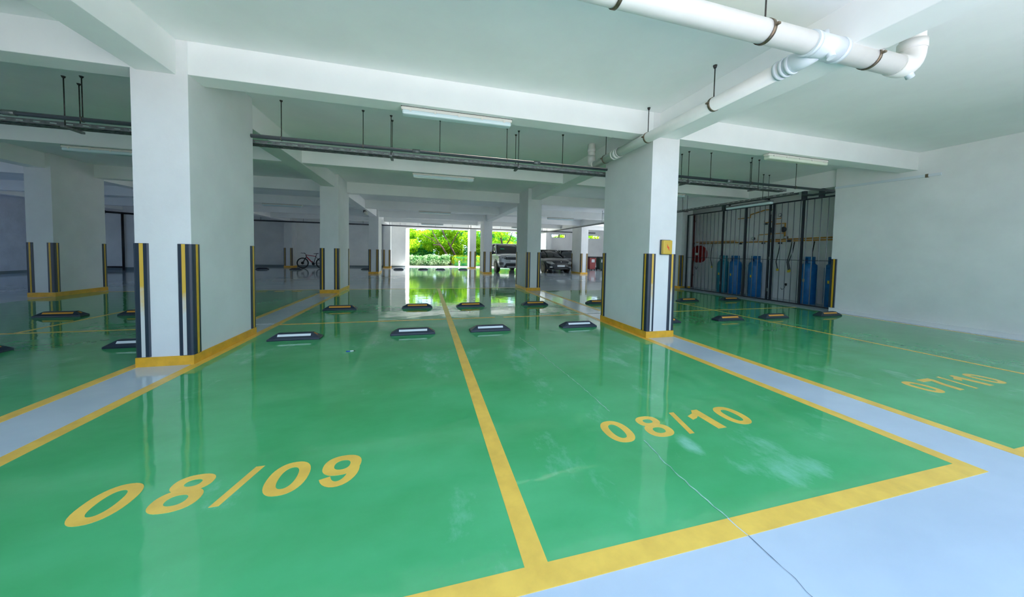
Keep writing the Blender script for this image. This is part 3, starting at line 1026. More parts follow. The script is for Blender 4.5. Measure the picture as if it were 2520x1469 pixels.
tag(MB().box(9.50, 9.66, 1.35, 6.12, -0.002, 0.045).build('trim_1', 'kerb'), kind='structure')

def cylinder(x, y, m, label, h=1.15):
    t = thing('gas_cylinder', (x, y, 0), label, 'gas cylinder', 'gas cylinders in the cage')
    r = .19
    MB().lathe([(.001, .02), (r - .03, .02), (r - .02, .0), (r - .005, .0), (r - .01, .06), (r, .10), (r, h - .14), (r - .02, h - .06), (r - .07, h - .012), (.07, h), (.001, h)], (0, 0, 0), 'z', 28).build('cylinder_body', m, t)
    MB().lathe([(.003, h), (.03, h), (.03, h + .05), (.016, h + .06), (.016, h + .10), (.003, h + .10)], (0, 0, 0), 'z', 12).build('valve', 'clamp', t)
    co = MB()
    n = 20
    for a0, a1, z0, z1 in ((20, 160, h - .01, h + .16), (200, 340, h - .01, h + .16), (0, 360, h + .13, h + .17)):
        vs, fs = [], []
        k_n = 18
        for k in range(k_n + 1):
            a = math.radians(a0 + (a1 - a0) * k / k_n)
            for rr in (.115, .123):
                for z in (z0, z1):
                    vs.append((rr * math.cos(a), rr * math.sin(a), z))
            if k:
                o = 4 * (k - 1)
                fs += [(o, o + 4, o + 5, o + 1), (o + 2, o + 3, o + 7, o + 6), (o + 1, o + 5, o + 7, o + 3)]
        co.add(vs, fs, True)
    co.build('collar', m, t)
    MB().lathe([(r + .001, h - .16), (r + .004, h - .155), (r + .004, h - .145), (r + .001, h - .14)], (0, 0, 0), 'z', 28).build('weld_band', m, t)
    MB().box(-r - .006, -r + .004, -.02, .02, .62, .70).build('tag_label', 'yellow_knob', t)
CXX = 10.42
cylinder(CXX, 2.40, 'cyl', 'blue gas cylinder standing right of the empty middle of the cage')
cylinder(CXX, 1.82, 'cyl', 'dark blue gas cylinder beside the striped wall-end guard')
cylinder(CXX, 3.93, 'cyl', 'blue gas cylinder alone left of the cage gate posts')
cylinder(CXX, 4.65, 'cyl', 'blue gas cylinder, right one of the touching left pair')
cylinder(CXX, 5.12, 'cyl2', 'teal gas cylinder at the left of the touching pair')

# gas manifold on the alcove wall
XM = 10.69
man = thing('gas_manifold', (XM, 3.5, 1.85), 'yellow gas pipe manifold with regulators and gauges on the cage back wall', 'gas manifold')
def mt(p_):
    return [(q[0] - XM, q[1] - 3.5, q[2] - 1.85) for q in p_]
MB().tube(mt([(XM, 1.5, 1.87), (XM, 3.7, 1.84)]), .018, 10).build('header_pipe', 'gaspipe', man)
MB().tube(mt([(XM, 1.5, 1.80), (XM, 6.5, 1.78)]), .020, 10).build('header_pipe', 'gaspipe', man)
MB().tube(mt([(XM, 4.9, 1.84), (XM, 6.7, 1.84)]), .016, 10).build('header_pipe', 'gaspipe', man)
MB().tube(mt([(XM, 3.62, 1.72), (XM, 3.62, 2.80), (XM, 3.9, 2.82), (XM, 4.4, 2.72)]), .018, 10).build('riser_pipe', 'gaspipe', man)
MB().tube(mt([(XM, 3.28, 1.84), (XM, 3.28, 2.34), (XM, 3.62, 2.34)]), .020, 10).build('riser_pipe', 'gaspipe', man)
MB().tube(mt([(XM, 4.10, 1.80), (XM, 4.10, 2.02), (XM, 3.28, 2.04)]), .013, 10).build('riser_pipe', 'gaspipe', man)
MB().tube(mt([(XM, 4.4, 2.72), (XM, 4.4, 2.62), (XM, 4.85, 2.62)]), .015, 10).build('riser_pipe', 'gaspipe', man)
MB().tube(mt([(XM, 3.62, 2.42), (XM, 3.92, 2.40), (XM, 3.92, 2.48)]), .015, 10).build('riser_pipe', 'gaspipe', man)
MB().tube(mt([(XM, 3.62, 2.50), (XM, 3.42, 2.50), (XM, 3.40, 2.56)]), .012, 8).build('riser_pipe', 'gaspipe', man)
for y, z in ((3.66, 2.15), (3.30, 2.15)):
    MB().lathe([(.001, -.04), (.05, -.04), (.085, -.008), (.085, .008), (.05, .04), (.001, .04)], mt([(XM - .03, y, z)])[0], 'x', 16).build('regulator', 'conduit', man)
for y, z in ((3.40, 2.60), (4.22, 1.90), (3.20, 1.90)):
    g = MB().lathe([(.001, -.03), (.05, -.03), (.05, .02), (.001, .02)], mt([(XM - .05, y, z)])[0], 'x', 18).build('gauge', 'black', man)
    MB().lathe([(.001, -.032), (.040, -.032), (.040, -.0305), (.001, -.0305)], mt([(XM - .05, y, z)])[0], 'x', 18).build('gauge_face', 'white', g)
for y, z in ((3.85, 2.36), (3.9, 1.74), (3.38, 1.73), (3.12, 1.79), (4.7, 1.74)):
    MB().cbox(mt([(XM - .03, y, z)])[0], (.05, .10, .05)).build('valve', 'conduit', man, bevel=.008)
for i, (y, ye, zt) in enumerate(((3.38, 3.42, .93), (3.05, 3.10, .90), (2.98, 3.06, .92), (2.46, 2.44, .95), (5.85, 5.83, .9), (1.9, 1.86, 1.3))):
    h = MB()
    h.tube(mt([(XM - .02, y, 1.76), (XM - .05, y + .02, 1.45), (XM - .06, ye + .03, 1.15), (XM - .03, ye, zt)]), .012, 8)
    o = h.build('gas_hose', 'hose', man)
    MB().cbox(mt([(XM - .03, ye, zt - .03)])[0], (.05, .05, .07)).build('hose_end', 'yellow_knob', o, bevel=.01)

# hose reel
t = thing('hose_reel', (10.68, 6.42, 1.36), 'red fire hose reel on the wall behind the left end of the cage', 'hose reel')
MB().lathe([(.001, -.16), (.30, -.16), (.34, -.15), (.34, -.14), (.24, -.13), (.24, -.03), (.34, -.02), (.34, 0), (.001, 0)], (0, 0, 0), 'x', 32).build('reel_disc', 'redpaint', t)
MB().lathe([(.001, -.19), (.05, -.19), (.06, -.16), (.001, -.16)], (0, 0, 0), 'x', 16).build('hub', 'white', t)
hs = MB()
for k in range(4):
    n = 28
    pts = [(-.04 - .026 * k, .245 * math.cos(2 * math.pi * j / n), .245 * math.sin(2 * math.pi * j / n)) for j in range(n)]
    hs.tube(pts, .014, 6, closed=True)
hs.tube([(-.08, .20, -.18), (-.09, .16, -.5), (-.07, .10, -.62), (-.06, .02, -.5)], .013, 8)
hs.build('hose', 'hose', t)
MB().box(0, .06, -.08, .08, -.1, .1).build('wall_bracket', 'redpaint', t)
t = thing('riser_pipe', (10.66, 6.80, 0), 'dark red vertical riser pipe behind the left end of the cage', 'pipe')
MB().tube([(0, 0, 0), (0, 0, 3.0)], .055, 14).build('pipe_run', 'brownpipe', t)
mb = MB()
for z in (.5, 1.8, 2.7):
    mb.lathe([(.056, z - .03), (.066, z - .03), (.066, z + .03), (.056, z + .03)], (0, 0, 0), 'z', 14)
mb.build('pipe_collar', 'brownpipe', t)
# socket with plug
t = thing('power_socket', (10.75, 3.24, .46), 'pale wall socket with black plug and cord inside the cage', 'socket')
MB().box(-.02, 0, -.10, .10, -.05, .05).build('socket_plate', 'white', t, bevel=.004)
MB().box(-.07, -.02, -.075, -.02, -.035, .035).build('plug', 'black', t, bevel=.006)
MB().tube([(-.05, -.05, -.03), (-.06, -.03, -.12), (-.05, .05, -.17), (-.04, .09, -.12)], .007, 6).build('cord', 'hose', t)

# ------------------------------------------------------------------ vehicles
def loft(mb, secs, smooth=True):
    n = len(secs[0])
    vs = [q for s_ in secs for q in s_]
    fs = []
    for i in range(len(secs) - 1):
        for k in range(n):
            k2 = (k + 1) % n
            fs.append((i * n + k, (i + 1) * n + k, (i + 1) * n + k2, i * n + k2))
    mb.add(vs, fs, smooth)
    o = len(mb.v) - len(vs)
    mb.f.append(tuple(o + k for k in range(n)))
    mb.sm.append(smooth)
    mb.f.append(tuple(o + (len(secs) - 1) * n + k for k in reversed(range(n))))
    mb.sm.append(smooth)
def body_sec(y, w, zl_, zh):
    zm = zl_ + (zh - zl_) * .62
    h = [(0, zh + .02), (w * .55, zh + .012), (w * .86, zh - .03), (w * .97, zh - .12), (w, zm), (w * .985, zl_ + (zh - zl_) * .3), (w * .93, zl_ + .04), (w * .85, zl_), (0, zl_)]
    r = [(x, y, z) for x, z in h]
    l = [(-x, y, z) for x, z in reversed(h[1:-1])]
    return r + l
def cab_sec(y, wb, wt, zb, zt):
    h = [(0, zt + .02), (wt * .7, zt), (wt, zt - .05), (wb, zb), (0, zb)]
    r = [(x, y, z) for x, z in h]
    l = [(-x, y, z) for x, z in reversed(h[1:-1])]
    return r + l
def wheel(parent, x, y, r, w, side):
    q = MB()
    q.lathe([(r * .66, -w / 2), (r * .9, -w / 2), (r * .985, -w * .38), (r, -w * .2), (r, w * .2), (r * .985, w * .38), (r * .9, w / 2), (r * .66, w / 2)], (x, y, r), 'x', 28)
    o = q.build('wheel', 'tyre', parent)
    ri = MB()
    s_ = side
    xo = x + s_ * w * .40
    ri.lathe([(r * .67, 0), (r * .64, .0), (r * .60, -s_ * .03)], (xo, y, r), 'x', 28)
    for k in range(5):
        a = 2 * math.pi * k / 5 + .3
        for da in (-.16, .16):
            p0 = (xo - s_ * .01, y + .05 * math.cos(a), r + .05 * math.sin(a))
            p1 = (xo, y + r * .64 * math.cos(a + da), r + r * .64 * math.sin(a + da))
            ri.tube([p0, p1], [.022, .016], 6)
    ri.lathe([(.001, s_ * .005), (.06, s_ * .004), (.07, -s_ * .02)], (xo, y, r), 'x', 16)
    ri.build('rim', 'alloy', o)
    MB().lathe([(.001, 0), (r * .64, 0)], (x + s_ * w * .05, y, r), 'x', 24).build('brake_disc', 'black', o)
def arch(parent, x, y, r, side):
    mb = MB()
    n = 20
    vs, fs = [], []
    for k in range(n + 1):
        a = math.pi * k / n
        for rr in (r + .03, r + .085):
            vs.append((x + side * .012, y + rr * math.cos(a), r + rr * math.sin(a)))
            vs.append((x - side * .05, y + rr * math.cos(a), r + rr * math.sin(a)))
        if k:
            o = 4 * (k - 1)
            fs += [(o, o + 2, o + 6, o + 4), (o, o + 4, o + 5, o + 1), (o + 2, o + 3, o + 7, o + 6)]
    mb.add(vs, fs)
    mb.build('wheel_arch', 'black', parent)
    MB().lathe([(.001, 0), (r + .05, 0)], (x + side * .004, y, r), 'x', 28).build('wheel_well', 'black', parent)

# silver sport utility car, facing the camera
W2 = .98
suv = thing('sport_utility_car', (5.28, 14.95, 0), 'silver grey sport utility car facing forward at the garden opening', 'car')
mb = MB()
loft(mb, [body_sec(.00, W2 * .80, .42, .92), body_sec(.06, W2 * .90, .34, 1.06), body_sec(.25, W2 * .97, .30, 1.15), body_sec(.7, W2, .30, 1.19),
          body_sec(1.35, W2, .30, 1.23), body_sec(2.4, W2, .30, 1.24), body_sec(3.8, W2 * .99, .30, 1.26), body_sec(4.5, W2 * .95, .36, 1.24), body_sec(4.72, W2 * .86, .45, 1.10)])
mb.build('car_body', 'silver', suv, subsurf=1)
mb = MB()
loft(mb, [cab_sec(1.22, .86, .82, 1.20, 1.23), cab_sec(1.95, .88, .74, 1.22, 1.76), cab_sec(2.4, .88, .74, 1.22, 1.84), cab_sec(3.6, .88, .73, 1.22, 1.82), cab_sec(4.3, .86, .70, 1.22, 1.72), cab_sec(4.62, .84, .78, 1.20, 1.26)])
mb.build('windows', 'glass', suv)
mb = MB()
vs = [(x * w, y, z) for (y, w, z) in ((1.98, .73, 1.79), (2.4, .75, 1.865), (3.6, .74, 1.845), (4.32, .71, 1.745)) for x in (-1, -.6, 0, .6, 1)]
fs = [(i * 5 + k, i * 5 + k + 1, i * 5 + k + 6, i * 5 + k + 5) for i in range(3) for k in range(4)]
mb.add(vs, fs, True)
ro = mb.build('roof', 'silver', suv)
sd_ = ro.modifiers.new('solid', 'SOLIDIFY')
sd_.thickness = .03
mb = MB()
for s_ in (-1, 1):
    mb.tube([(s_ * .87, 1.25, 1.22), (s_ * .755, 1.97, 1.79)], .035, 8)
    mb.tube([(s_ * .755, 1.97, 1.79), (s_ * .76, 2.4, 1.84), (s_ * .75, 3.6, 1.82), (s_ * .72, 4.3, 1.72)], .032, 8)
    for y in (2.75, 3.55):
        mb.tube([(s_ * .885, y, 1.22), (s_ * .76, y + .02, 1.83)], .03, 8)
mb.build('pillar', 'silver', suv)
MB().box(-.52, .52, -.02, .06, .84, 1.00).build('grille', 'black', suv, bevel=.02)
mb = MB()
for z in (.88, .92, .96):
    mb.box(-.50, .50, -.028, -.018, z - .008, z + .008)
mb.build('grille_slat', 'conduit', suv)
for s_ in (-1, 1):
    h = MB()
    q = [(s_ * .50, -.02, .87), (s_ * .80, .08, .90), (s_ * .92, .24, .95), (s_ * .92, .26, 1.03), (s_ * .80, .10, 1.03), (s_ * .50, .0, 1.00)]
    h.add(q + [(x, y + .08, z) for x, y, z in q], [(0, 1, 2, 3, 4, 5), (11, 10, 9, 8, 7, 6)] + [(i, (i + 1) % 6, 6 + (i + 1) % 6, 6 + i) for i in range(6)])
    hl = h.build('headlight', 'black', suv)
    for k, (dx, yy) in enumerate(((.60, -.005), (.72, .035))):
        MB().lathe([(.001, -.02), (.042, -.02), (.046, 0.02)], (s_ * dx, yy, .955), 'y', 14).build('headlight_lamp', 'lens', hl)
    f = MB().box(s_ * .78 - .13, s_ * .78 + .13, .0, .10, .52, .66).build('fog_lamp_recess', 'black', suv, bevel=.02)
    m_ = MB()
    for k in range(3):
        m_.box(s_ * .78 - .10 + k * .07, s_ * .78 - .05 + k * .07, -.012, .01, .565, .605)
    m_.build('fog_lamp', 'lens', f)
    MB().box(s_ * .72 - .07, s_ * .72 + .07, .03, .10, .43, .46).build('bumper_slot', 'black', suv)
    mi = MB()
    mi.lathe([(.001, -.07), (.08, -.06), (.11, 0), (.10, .06), (.001, .07)], (s_ * 1.07, 1.42, 1.25), 'y', 14)
    mi.tube([(s_ * .90, 1.42, 1.2), (s_ * 1.05, 1.42, 1.24)], .03, 8)
    mi.build('wing_mirror', 'black', suv)
h = MB()
h.add([(-.66, -.02, .34), (.66, -.02, .34), (.50, -.02, .62), (-.50, -.02, .62), (-.66, .10, .34), (.66, .10, .34), (.50, .10, .62), (-.50, .10, .62)],
      [(0, 1, 2, 3), (4, 7, 6, 5), (0, 4, 5, 1), (1, 5, 6, 2), (2, 6, 7, 3), (3, 7, 4, 0)])
h.build('air_intake', 'black', suv, bevel=.01)
MB().box(-.46, .46, -.04, .06, .36, .43).build('skid_plate', 'alloy', suv, bevel=.012)
MB().box(-.25, .25, -.045, -.02, .70, .81).build('number_plate', 'plate', suv)
MB().add([(-.55, 1.50, 1.475), (-.25, 1.495, 1.475), (-.28, 1.59, 1.545), (-.52, 1.59, 1.545)], [(0, 1, 2, 3)]).build('windscreen_sticker', 'sticker', suv)
for s_ in (-1, 1):
    arch(suv, s_ * W2, .92, .38, s_)
    arch(suv, s_ * W2, 3.80, .38, s_)
    wheel(suv, s_ * (W2 - .11), .92, .38, .26, s_)
    wheel(suv, s_ * (W2 - .11), 3.80, .38, .26, s_)

def sedan(loc, rotz, label, w=.90, letters=True):
    t = thing('saloon_car', loc, label, 'car', rotz=rotz)
    mb = MB()
    loft(mb, [body_sec(.00, w * .72, .36, .66), body_sec(.08, w * .86, .24, .78), body_sec(.35, w * .96, .20, .88), body_sec(.9, w, .20, .96), body_sec(1.4, w, .20, 1.00),
              body_sec(3.2, w, .20, 1.02), body_sec(4.1, w * .96, .22, 1.04), body_sec(4.5, w * .84, .34, .92)])
    mb.build('car_body', 'black_car', t, subsurf=1)
    mb = MB()
    loft(mb, [cab_sec(1.15, .78, .74, .97, 1.00), cab_sec(2.0, .80, .62, 1.0, 1.46), cab_sec(2.6, .80, .62, 1.0, 1.52), cab_sec(3.2, .80, .60, 1.0, 1.47), cab_sec(4.0, .76, .68, 1.0, 1.08)])
    mb.build('windows', 'glass', t)
    mb = MB()
    vs = [(x * ww, y, z) for (y, ww, z) in ((1.98, .61, 1.475), (2.6, .63, 1.545), (3.25, .60, 1.485)) for x in (-1, -.6, 0, .6, 1)]
    fs = [(i * 5 + k, i * 5 + k + 1, i * 5 + k + 6, i * 5 + k + 5) for i in range(2) for k in range(4)]
    mb.add(vs, fs, True)
    o = mb.build('roof', 'black_car', t)
    q = o.modifiers.new('solid', 'SOLIDIFY')
    q.thickness = .03
    mb = MB()
    for s_ in (-1, 1):
        mb.tube([(s_ * .79, 1.18, 1.0), (s_ * .635, 2.0, 1.47), (s_ * .64, 2.6, 1.52), (s_ * .62, 3.2, 1.47), (s_ * .75, 4.0, 1.05)], .032, 8)
        mb.tube([(s_ * .80, 2.55, 1.0), (s_ * .64, 2.6, 1.5)], .03, 8)
    mb.build('pillar', 'black_car', t)
    for s_ in (-1, 1):
        h = MB()
        q = [(s_ * .44, -.035, .60), (s_ * .70, .0, .585), (s_ * .875, .20, .66), (s_ * .86, .30, .765), (s_ * .62, .06, .755)]
        h.add(q + [(x, y + .10, z) for x, y, z in q], [(0, 1, 2, 3, 4), (9, 8, 7, 6, 5)] + [(i, (i + 1) % 5, 5 + (i + 1) % 5, 5 + i) for i in range(5)])
        h.build('headlight', 'lens', t)
        MB().box(s_ * .66 - .09, s_ * .66 + .09, .02, .10, .36, .44).build('fog_lamp', 'lens', t, bevel=.02)
        mi = MB()
        mi.lathe([(.001, -.06), (.07, -.05), (.10, 0), (.08, .05), (.001, .06)], (s_ * .97, 1.5, 1.04), 'y', 14)
        mi.tube([(s_ * .80, 1.5, 1.0), (s_ * .95, 1.5, 1.03)], .025, 8)
        mi.build('wing_mirror', 'black_car', t)
        arch(t, s_ * w, .85, .31, s_)
        arch(t, s_ * w, 3.55, .31, s_)
        wheel(t, s_ * (w - .10), .85, .31, .21, s_)
        wheel(t, s_ * (w - .10), 3.55, .31, .21, s_)
    MB().box(-.36, .36, -.015, .06, .60, .70).build('grille', 'black', t, bevel=.02)
    MB().lathe([(.001, -.02), (.035, -.02), (.035, 0)], (0, -.012, .74), 'y', 14).build('badge', 'chrome', t)
    MB().box(-.50, .50, -.015, .08, .26, .36).build('air_intake', 'black', t, bevel=.02)
    pl = MB().box(-.26, .26, -.035, -.012, .42, .53).build('number_plate', 'plate', t)
    return t
sedan((8.42, 15.05, 0), 0.05, 'dark saloon car facing forward between two columns, nearer of the dark cars')
sedan((10.3, 16.9, 0), -0.2, 'second dark car parked behind, partly hidden by a column')

# ------------------------------------------------------------------ rubbish bins
def bin_(x, y, m, label):
    t = thing('wheelie_bin', (x, y, 0), label, 'bin', 'rubbish bins by the back wall')
    mb = MB()
    mb.add([(-.24, -.27, .06), (.24, -.27, .06), (.24, .25, .06), (-.24, .25, .06), (-.30, -.34, .98), (.30, -.34, .98), (.30, .32, .98), (-.30, .32, .98)],
           [(0, 3, 2, 1), (4, 5, 6, 7), (0, 1, 5, 4), (1, 2, 6, 5), (2, 3, 7, 6), (3, 0, 4, 7)])
    mb.build('bin_body', m, t, bevel=.03)
    MB().box(-.33, .33, -.38, .36, .98, 1.08).build('lid', 'black', t, bevel=.04)
    MB().box(-.13, .13, -.345, -.315, .62, .86).build('label_sheet', 'plate', t)
    for s_ in (-1, 1):
        MB().lathe([(.001, -.03), (.10, -.03), (.10, .03), (.001, .03)], (s_ * .22, .24, .10), 'x', 14).build('wheel', 'tyre', t)
        MB().box(s_ * .2 - .04, s_ * .2 + .04, -.26, -.18, 0, .07).build('foot', 'black', t)
bin_(12.95, 19.45, 'bin_red', 'red wheelie bin with black lid right of the far column')
bin_(13.85, 19.5, 'bin_green', 'dark green wheelie bin right of the red bin')

# ------------------------------------------------------------------ bicycle
bk = thing('bicycle', (-7.63, 19.5, 0), 'black and red mountain bicycle leaning beside the far column', 'bicycle')
r = .345
def bwheel(x):
    n = 36
    o = MB().tube([(x + r * .94 * math.cos(2 * math.pi * k / n), 0, r + r * .94 * math.sin(2 * math.pi * k / n)) for k in range(n)], .026, 8, closed=True).build('wheel', 'tyre', bk)
    m_ = MB()
    m_.tube([(x + r * .83 * math.cos(2 * math.pi * k / n), 0, r + r * .83 * math.sin(2 * math.pi * k / n)) for k in range(n)], .012, 6, closed=True)
    m_.build('wheel_rim', 'black', o)
    m_ = MB()
    for k in range(24):
        a = 2 * math.pi * k / 24
        m_.tube([(x, .02 * (-1) ** k, r), (x + r * .83 * math.cos(a), 0, r + r * .83 * math.sin(a))], .0025, 4)
    m_.build('spoke', 'steel', o)
    m_ = MB()
    m_.lathe([(.001, -.035), (.09, -.035), (.09, -.03), (.03, -.028), (.03, .05), (.001, .05)], (x, 0, r), 'y', 18)
    m_.build('disc_brake', 'black', o)
bwheel(0)
bwheel(1.10)
MB().tube([(.20, 0, .86), (.75, 0, .78)], [.022, .018], 10).build('top_tube', 'bike_red', bk)
MB().tube([(.22, 0, .74), (.62, 0, .30)], [.036, .030], 10).build('down_tube', 'bike_red', bk)
mb = MB()
mb.tube([(.62, 0, .30), (.78, 0, .84)], .018, 10)
mb.tube([(.76, 0, .74), (1.10, .05, .345)], .011, 8)
mb.tube([(.62, .0, .30), (1.10, .05, .345)], .012, 8)
mb.tube([(.76, 0, .74), (1.10, -.05, .345)], .011, 8)
mb.tube([(.62, .0, .30), (1.10, -.05, .345)], .012, 8)
mb.tube([(.18, 0, .90), (.23, 0, .70)], .024, 10)
mb.build('rear_frame', 'black', bk)
mb = MB()
for s_ in (-1, 1):
    mb.tube([(0, s_ * .06, .345), (.16, s_ * .06, .66), (.21, s_ * .02, .74)], .016, 8)
mb.build('fork', 'black', bk)
mb = MB()
mb.tube([(.17, 0, .92), (.10, 0, .98)], .018, 8)
mb.tube([(.02, -.32, 1.00), (.09, -.12, .98), (.09, .12, .98), (.02, .32, 1.00)], .013, 8)
mb.tube([(.0, -.30, 1.0), (-.06, -.22, .98)], .008, 6)
mb.tube([(.0, .30, 1.0), (-.06, .22, .98)], .008, 6)
mb.build('handlebar', 'black', bk)
mb = MB()
mb.tube([(.78, 0, .84), (.80, 0, .96)], .014, 8)
mb.build('seat_post', 'black', bk)
mb = MB()
mb.add([(.62, -.02, .965), (.62, .02, .965), (.92, .075, .985), (.92, -.075, .985), (.63, -.015, .94), (.63, .015, .94), (.90, .05, .94), (.90, -.05, .94)],
       [(0, 1, 2, 3), (7, 6, 5, 4), (0, 4, 5, 1), (1, 5, 6, 2), (2, 6, 7, 3), (3, 7, 4, 0)])
mb.build('saddle', 'black', bk, bevel=.012)
mb = MB()
mb.lathe([(.001, -.045), (.09, -.045), (.09, -.038), (.001, -.038)], (.62, 0, .30), 'y', 20)
mb.tube([(.62, -.06, .30), (.70, -.06, .16)], .012, 6)
mb.tube([(.62, .06, .30), (.54, .06, .44)], .012, 6)
mb.cbox((.71, -.10, .155), (.09, .08, .02))
mb.cbox((.53, .10, .445), (.09, .08, .02))
mb.build('crankset', 'black', bk)
mb = MB()
mb.tube([(.6, -.04, .385), (1.1, -.04, .385)], .006, 5)
mb.tube([(.6, -.04, .215), (1.1, -.04, .305)], .006, 5)
mb.build('chain', 'steel', bk)

# ------------------------------------------------------------------ garden beyond the opening
def leaves(blobs, n, size, seed, flat=0.5):
    """blobs: (cx, cy, cz, rx, ry, rz); one mesh of many single folded leaves"""
    rg = np.random.default_rng(seed)
    b = np.array(blobs, float)
    wgt = (b[:, 3] * b[:, 4] * b[:, 5])
    idx = rg.choice(len(b), n, p=wgt / wgt.sum())
    d = rg.normal(size=(n, 3))
    d /= np.linalg.norm(d, axis=1)[:, None]
    rad = rg.uniform(0.25, 1.0, n) ** (1 / 2.2)
    c = b[idx, :3] + d * rad[:, None] * b[idx, 3:]
    a = rg.normal(size=(n, 3))
    a[:, 2] *= flat
    a /= np.linalg.norm(a, axis=1)[:, None]
    e = rg.normal(size=(n, 3))
    e -= a * (e * a).sum(1)[:, None]
    e /= np.linalg.norm(e, axis=1)[:, None]
    L = size * rg.uniform(.7, 1.4, n)[:, None]
    nn = np.cross(a, e)
    v = np.stack([c - a * L * .5, c + e * L * .28 + nn * L * .06, c + a * L * .5, c - e * L * .28 + nn * L * .06], 1).reshape(-1, 3)
    v[:, 2] = np.maximum(v[:, 2], 0.0)
    f = [(4 * i, 4 * i + 1, 4 * i + 2, 4 * i + 3) for i in range(n)]
    return v, f
def leafobj(name, blobs, n, size, seed, m, parent, flat=.5):
    v, f = leaves(blobs, n, size, seed, flat)
    me = bpy.data.meshes.new(name)
    me.from_pydata(v.tolist(), [], f)
    me.materials.append(M[m])
    o = bpy.data.objects.new(name, me)
    COL.objects.link(o)
    o.parent = parent
    return o
def tree(x, y, trunks, blobs, n, size, seed, m, label):
    t = thing('garden_tree', (x, y, 0), label, 'tree', 'garden trees beyond the back opening')
    for pts, r0, r1 in trunks:
        k = len(pts)
        MB().tube(pts, [r0 + (r1 - r0) * i / (k - 1) for i in range(k)], 8).build('trunk', 'bark', t)
    leafobj('foliage', blobs, n, size, seed, m, t)
def blobset(seed, n, x0, x1, y0, y1, z0, z1, r0, r1):
    rn = random.Random(seed)
    o = []
    for _ in range(n):
        q = rn.uniform(r0, r1)
        o.append((rn.uniform(x0, x1), rn.uniform(y0, y1), rn.uniform(z0, z1), q, q, q * .6))
    return o
tree(2.3, 26.4, [([(0, 0, 0), (-.12, 0, .45), (-.42, 0, 1.05), (-.78, 0, 1.65), (-1.05, 0, 1.86), (-1.6, 0, 1.85)], .11, .05),
                 ([(-.78, 0, 1.65), (-1.2, .1, 2.2), (-1.6, .2, 2.9), (-1.8, .2, 3.8)], .06, .03),
                 ([(-1.05, 0, 1.86), (-1.8, .2, 2.4), (-2.6, .1, 2.8)], .04, .02)],
     blobset(3, 26, -3.9, .6, .3, 2.6, 1.3, 4.0, .45, .85), 9000, .17, 11, 'leaf', 'garden tree with curved leaning trunk in the middle of the opening')
tree(3.25, 26.9, [([(0, 0, 0), (-.45, 0, .85), (-.95, 0, 1.75), (-1.5, 0, 2.7), (-1.9, .1, 3.8)], .12, .05),
                  ([(-.95, 0, 1.75), (-.4, .1, 2.8), (0, .2, 3.6)], .06, .03)],
     blobset(4, 24, -2.2, 2.4, .3, 2.4, 1.5, 4.2, .45, .9), 9000, .17, 12, 'leaf', 'garden tree with straight leaning trunk at the right of the opening')
tree(7.4, 27.0, [([(0, 0, 0), (.1, 0, 1.4), (-.2, 0, 2.6), (-.3, 0, 3.8)], .13, .06), ([(.05, 0, 1.5), (.7, 0, 2.6), (1.0, .1, 3.4)], .07, .03)],
     blobset(5, 18, -2.4, 2.4, -.5, 2.0, 1.6, 4.8, .5, 1.0), 7500, .17, 13, 'leaf', 'garden tree seen over the roof of the silver car')
tree(13.4, 27.2, [([(0, 0, 0), (.1, 0, 1.5), (.0, 0, 3.0), (.2, 0, 4.2)], .13, .06)],
     blobset(6, 16, -2.2, 2.2, -.6, 1.8, 1.8, 4.8, .5, 1.0), 5500, .18, 14, 'leaf', 'garden tree seen through the left slot window')
tree(17.6, 27.6, [([(0, 0, 0), (.3, 0, 2.0), (.9, 0, 4.2)], .13, .08)],
     blobset(7, 10, -2.0, .6, -.6, 1.2, 2.2, 4.6, .5, .9), 3500, .18, 15, 'leaf', 'garden tree seen through the right slot window')
tree(-4.4, 27.2, [([(0, 0, 0), (.1, 0, 1.5), (.4, 0, 3.0), (.2, 0, 4.2)], .13, .06)],
     blobset(8, 14, -1.8, 2.8, -.6, 1.8, 1.2, 4.8, .5, 1.0), 5000, .18, 16, 'leaf', 'garden tree at the far left edge of the opening')
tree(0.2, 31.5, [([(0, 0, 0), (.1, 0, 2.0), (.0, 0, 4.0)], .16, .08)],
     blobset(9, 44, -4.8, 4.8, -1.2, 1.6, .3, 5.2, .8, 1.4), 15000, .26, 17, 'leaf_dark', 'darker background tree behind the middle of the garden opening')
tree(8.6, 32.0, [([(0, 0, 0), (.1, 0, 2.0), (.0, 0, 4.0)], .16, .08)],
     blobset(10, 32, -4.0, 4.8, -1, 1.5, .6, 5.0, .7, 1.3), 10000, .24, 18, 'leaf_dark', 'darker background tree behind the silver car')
GB = 'tall dense bushes behind the trees'
for i, (x, lb) in enumerate(((-3.6, 'tall dense bush behind the trees at the left of the opening'), (-.6, 'tall dense bush behind the trees in the left half of the opening'),
                             (2.4, 'tall dense bush behind the two leaning trunks'), (6.4, 'tall dense bush behind the silver car roof'), (10.2, 'tall dense bush right of the silver car'))):
    t = thing('tall_bush', (x, 29.3, 0), lb, 'bush', GB)
    MB().tube([(0, 0, 0), (.05, 0, .9)], .05, 6).build('stem', 'bark', t)
    leafobj('foliage', [(0, 0, 1.0, 1.4, .7, 1.0), (-.6, .1, 1.7, .9, .6, .8), (.6, -.1, 1.6, .9, .6, .8)], 3200, .20, 80 + i, 'leaf_dark' if i % 2 else 'leaf', t, 1.0)
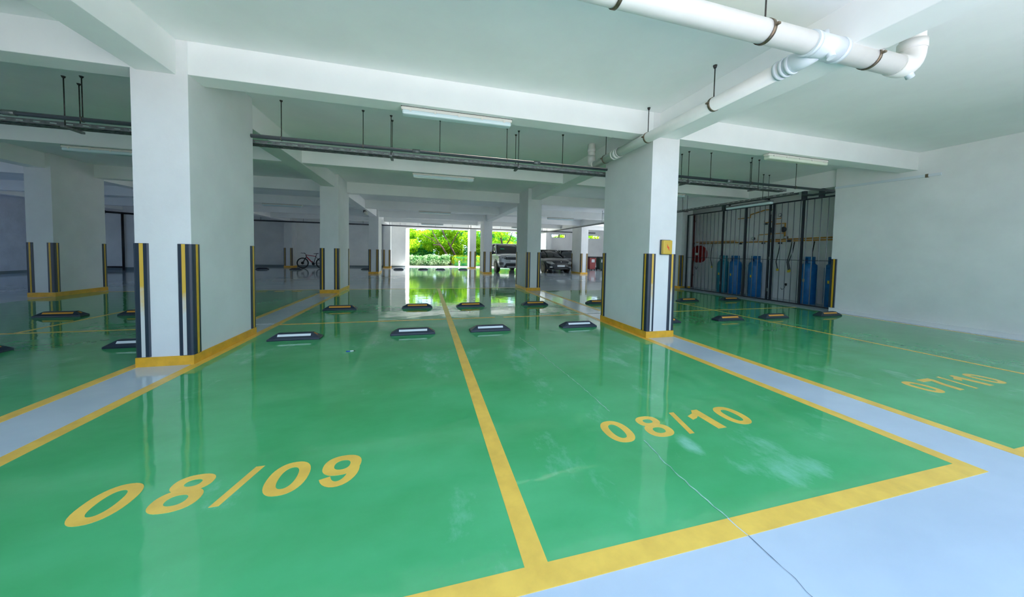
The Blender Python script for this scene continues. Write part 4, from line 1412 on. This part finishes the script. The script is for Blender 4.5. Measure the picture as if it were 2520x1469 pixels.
GS = 'low shrubs along the garden edge'
for i, (x, y, lb) in enumerate(((-2.0, 25.6, 'pale low shrub at the left edge of the garden opening'), (-.75, 25.7, 'pale flowering low shrub, second from the left in the opening'),
                                (.45, 25.6, 'pale flowering low shrub in the middle of the opening'), (1.5, 25.75, 'pale low shrub beside the curved tree trunk'))):
    t = thing('garden_shrub', (x, y, 0), lb, 'shrub', GS)
    MB().tube([(0, 0, 0), (.05, 0, .4)], .03, 6).build('stem', 'bark', t)
    leafobj('foliage', [(0, 0, .36, .72, .5, .40), (-.35, .1, .62, .40, .4, .30), (.32, -.05, .50 + .08 * i, .42, .4, .30), (.02, .1, .74 - .1 * (i % 2), .3, .3, .26)], 1500, .14, 40 + i, 'leaf_pale', t, 1.0)
for i, (x0, x1, y, hh, lb) in enumerate(((2.45, 5.4, 25.6, .95, 'trimmed yellow-green hedge at the right of the garden opening'), (5.65, 10.0, 25.7, .95, 'trimmed yellow-green hedge behind the silver car'))):
    t = thing('hedge', ((x0 + x1) / 2, y, 0), lb, 'hedge')
    w = (x1 - x0) / 2
    rg = np.random.default_rng(60 + i)
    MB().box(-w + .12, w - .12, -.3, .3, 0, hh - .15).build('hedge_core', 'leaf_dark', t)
    bl = [(-w + .25 + (2 * w - .5) * k / 9, 0, hh * .5, .36, .42, hh * .5) for k in range(10)]
    leafobj('foliage', bl, 6500, .10, 60 + i, 'leaf_hedge', t, 1.0)
t = thing('marker_post', (2.93, 24.75, -0.03), 'small white marker post with a dark mark before the hedge', 'post')
MB().box(-.06, .06, -.03, .03, 0, .50).build('post_body', 'white', t, bevel=.01)
MB().box(-.03, .03, -.034, -.031, .24, .42).build('dark_mark', 'black', t)
t = thing('gate_pillar', (10.62, 24.2, -0.03), 'bright white pillar outside seen beside the column between the cars', 'pillar')
MB().box(-.45, .45, -.3, .3, 0, 3.2).build('pillar_body', 'wall', t, bevel=.01)
MB().box(-.5, .5, -.35, .35, 3.2, 3.3).build('pillar_cap', 'wall', t, bevel=.01)
